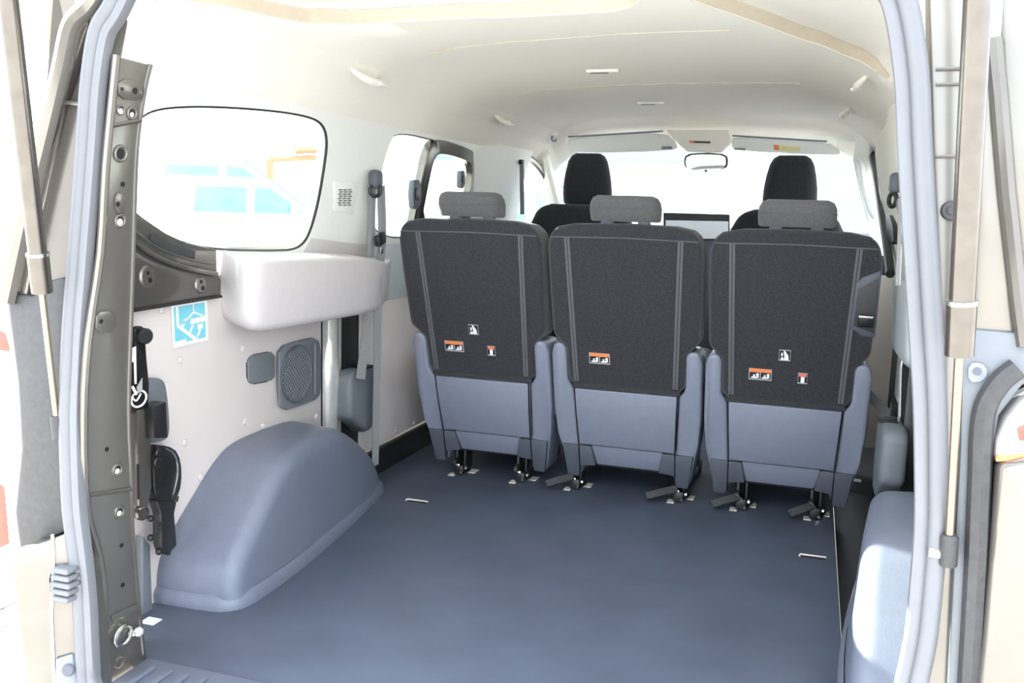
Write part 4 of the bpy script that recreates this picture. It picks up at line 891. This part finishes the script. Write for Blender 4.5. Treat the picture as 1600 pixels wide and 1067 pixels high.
# ------------------------------------------------------------------ outside
GZ = -0.60
gr = struct(put('floor_outside', BM().slab([(-60, -30, GZ - 0.03), (60, -30, GZ - 0.03), (60, 90, GZ - 0.03), (-60, 90, GZ - 0.03)], (0, 0, -0.1)), 'ground'), 'pale sunlit paved yard outside the van', 'ground')
put('joint_bed', BM().slab([(-3.6, -0.4, GZ - 0.012), (-1.3, -0.4, GZ - 0.012), (-1.3, 2.6, GZ - 0.012), (-3.6, 2.6, GZ - 0.012)], (0, 0, -0.017)), 'joint', gr)
stone = BM().box((0, 0, 0), (0.195, 0.195, 0.05), 0.012, 2).mesh('paving_stone'); stone.materials.append(MT['ground'])
for i in range(11):
    for j in range(14):
        o = put('paving_stone', stone, 'ground', gr)
        o.location = (-3.5 + i * 0.21 + (j % 2) * 0.08, -0.3 + j * 0.21, GZ - 0.025 + random.uniform(-0.003, 0.003)); o.rotation_euler.z = random.uniform(-0.03, 0.03)

def car(loc, rz, lab):
    t = thing('parked_car', lab, 'car', loc, 'parked white vehicles')
    t.rotation_euler.z = rz; h = 1.98
    side = [(-2.9, 0.35), (-2.9, h - 0.35), (-2.75, h), (0.30, h), (1.15, 1.36), (2.2, 1.14), (2.3, 0.9), (2.3, 0.35)]
    put_l('body', BM().slab([(x, -0.9, z) for x, z in side], (0, 1.8, 0), 0.08, 3), 'cwhite', t)
    put_l('side_window', BM().slab([(-0.98, -0.902, 1.33), (-0.06, -0.902, 1.33), (-0.04, -0.902, 1.80), (-0.94, -0.902, 1.80)], (0, -0.01, 0), 0.004), 'cglass', t)
    put_l('side_window', BM().slab([(0.08, -0.902, 1.33), (0.98, -0.902, 1.33), (0.72, -0.902, 1.56), (0.40, -0.902, 1.78), (0.10, -0.902, 1.82)], (0, -0.01, 0), 0.004), 'cglass', t)
    put_l('windscreen', BM().slab([(0.40, -0.72, h - 0.06), (0.40, 0.72, h - 0.06), (1.12, 0.76, 1.40), (1.12, -0.76, 1.40)], (0.012, 0, 0.012)), 'cglass', t)
    put_l('wing_mirror', BM().box((0.80, -1.02, 1.40), (0.14, 0.2, 0.22), 0.05, 3), 'cwhite', t)
    for x in (-1.9, 1.5):
        for y in (-0.92, 0.72): put_l('wheel', BM().disc((x, y, 0.34), (0, 1, 0), 0.34, 0.2, 24, bevel=0.03), 'tyre', t)
    put_l('headlamp', BM().box((2.28, -0.7, 0.85), (0.06, 0.3, 0.16), 0.02), 'lampw', t)
    return t
def spot(px, x):                                       # ground spot seen in direction px
    p = at(px, 330, 0, x); return (p.x, p.y, GZ)
c = Vector(spot(390, -9.5)) + Vector((-0.53, 0.73, 0)); car(c, math.atan2(0.59, 0.81), 'white vehicle with blue tinted windows seen through the left rear window')
c = Vector(spot(345, -13.5)); fc = car(c, math.atan2(0.59, 0.81), 'further white vehicle whose roof shows above the nearer one')
fc.scale = (1.3, 1.3, 1.3)
c = Vector(spot(845, -3.6)); car(c, math.atan2(0.1, 0.99), 'white vehicle seen through the left front door window')
fr = thing('orange_frame', 'pale orange steel frame standing beyond the white vehicles', 'steel frame', spot(460, -19.5))
fa, fb2 = at(422, 249, 0, -20.0), at(506, 246, 0, -19.0)
for p in (fa, fb2): put('post', BM().box((p.x, p.y, (p.z + GZ) / 2), (0.2, 0.2, p.z - GZ), 0.01), 'orange', fr)
put('beam', BM().tube([fa, fb2], 0.11, 4), 'orange', fr)
put('upper_board', BM().tube([fa.lerp(fb2, 0.45) + Vector((0, 0, 0.30)), fa.lerp(fb2, 0.85) + Vector((0, 0, 0.30))], 0.12, 4), 'orange', fr)
bl = thing('warehouse', 'pale low building with grey louvres ahead of the van', 'building', (2, 22, GZ))
put('wall', BM().box((3.5, 23, 2.4), (24, 4, 6.0), 0.05), 'bwall', bl)
put('roof_band', BM().box((-5.5, 20.9, 2.3), (7.0, 0.2, 0.28), 0.02), 'bgreen', bl)
for i in range(12): put('louvre', BM().box((1.35, 20.95, 0.9 + i * 0.16), (3.2, 0.12, 0.09), 0.01, rot=Matrix.Rotation(0.4, 3, 'X')), 'bslat', bl)
put('blue_brace', BM().tube([at(1060, 300, 1, 20.8), at(1083, 332, 1, 20.8)], 0.09, 6), 'bblue', bl)
